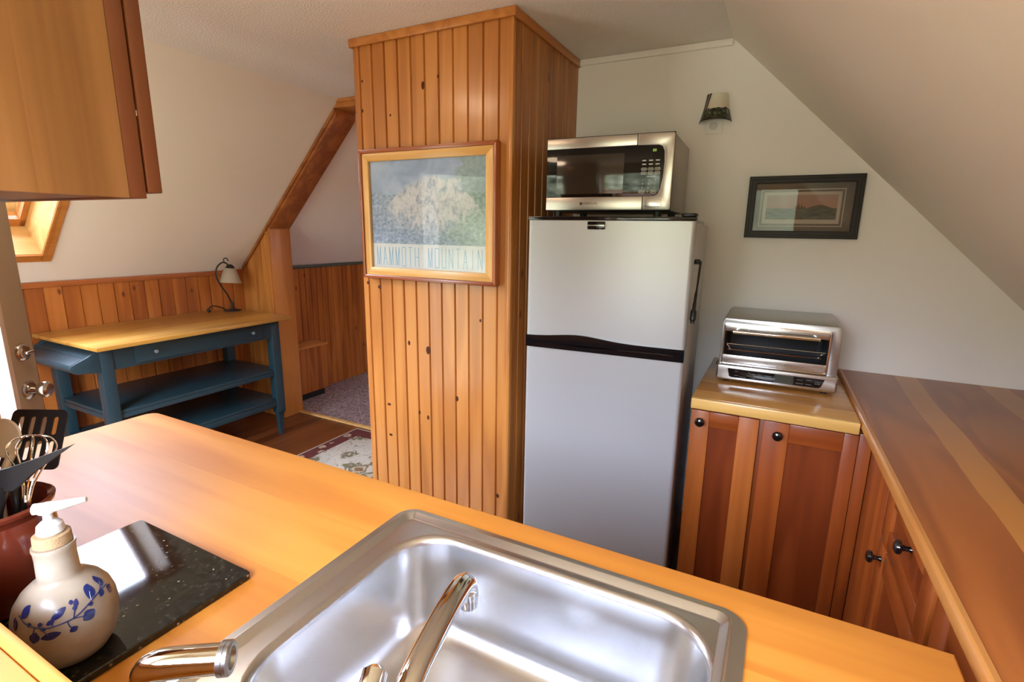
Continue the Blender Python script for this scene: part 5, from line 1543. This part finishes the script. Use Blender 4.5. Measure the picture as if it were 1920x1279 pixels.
# ------------------------------------------------------------------ ceiling lamp (out of view)
cl = thing('ceiling_light', (-1.78, 0.74, H), 0, 'round opal ceiling lamp near the gable window', 'ceiling light')
LX_, LY_ = -1.78, 0.74
m = MB(); m.lathe([(0.0, -0.0005), (0.15, -0.0005), (0.15, -0.018), (0.0, -0.018)], 40, M=Matrix.Translation((LX_, LY_, H)))
m.build('base_plate', WHITEP, cl)
m = MB(); m.lathe([(0.14, -0.0185), (0.135, -0.045), (0.10, -0.075), (0.05, -0.09), (0.0, -0.093)], 40, M=Matrix.Translation((LX_, LY_, H)))
LAMP_E = 14.0
m.build('glass_dome', emit_mat('opal_lamp_glow', (1.0, 0.74, 0.50, 1), LAMP_E), cl)

# ------------------------------------------------------------------ daylight
w = bpy.data.worlds.new('outdoors'); SC.world = w
w.use_nodes = True
nt = w.node_tree
bg = nt.nodes['Background']
tc = nt.nodes.new('ShaderNodeTexCoord')
s_ = nt.nodes.new('ShaderNodeSeparateXYZ'); nt.links.new(tc.outputs['Generated'], s_.inputs[0])
nz = nt.nodes.new('ShaderNodeTexNoise'); nz.inputs['Scale'].default_value = 9; nz.inputs['Detail'].default_value = 6; nt.links.new(tc.outputs['Generated'], nz.inputs['Vector'])
trees = ramp(nt, nz.outputs['Fac'], [(0.35, (0.055, 0.068, 0.045, 1)), (0.55, (0.21, 0.235, 0.17, 1)), (0.72, (0.52, 0.56, 0.46, 1))])
skyc = ramp(nt, s_.outputs[2], [(0.0, (0.90, 0.985, 1.20, 1)), (1.0, (0.80, 0.93, 1.24, 1))])
hz = math_node(nt, 'ADD', s_.outputs[2], math_node(nt, 'MULTIPLY', math_node(nt, 'SUBTRACT', nz.outputs['Fac'], 0.5), 0.35))
mrn = nt.nodes.new('ShaderNodeMapRange'); mrn.inputs['From Min'].default_value = 0.16; mrn.inputs['From Max'].default_value = 0.24
nt.links.new(hz, mrn.inputs['Value'])
nt.links.new(mixc(nt, mrn.outputs['Result'], trees, skyc), bg.inputs['Color'])
SKY_E = 18.0
bg.inputs['Strength'].default_value = SKY_E

def portal(name, loc, d, sx, sy):
    L = bpy.data.lights.new(name, 'AREA'); L.shape = 'RECTANGLE'; L.size = sx; L.size_y = sy
    L.cycles.is_portal = True
    o = bpy.data.objects.new(name, L); COL.objects.link(o)
    o.matrix_world = Matrix.Translation(loc) @ Vector(d).to_track_quat('-Z', 'Y').to_matrix().to_4x4()
portal('window_daylight', ((WX0 + WX1) / 2, AY - 0.11, (WZ0 + WZ1) / 2), (0, 1, 0), WX1 - WX0, WZ1 - WZ0)
portal('door_daylight', ((DX0 + DX1) / 2, -0.13, DZ / 2), (0, 1, 0), DX1 - DX0, DZ)
pc = Vector(SP((SK_X0 + SK_X1) / 2, (SK_Y0 + SK_Y1) / 2, 0.30))
portal('skylight_daylight', pc, -n_out, SK_Y1 - SK_Y0, 1.0)

vs = SC.view_settings
vs.view_transform = 'Standard'
vs.look = 'None'
vs.exposure = 0.58
vs.gamma = 1.0
vs.use_curve_mapping = False
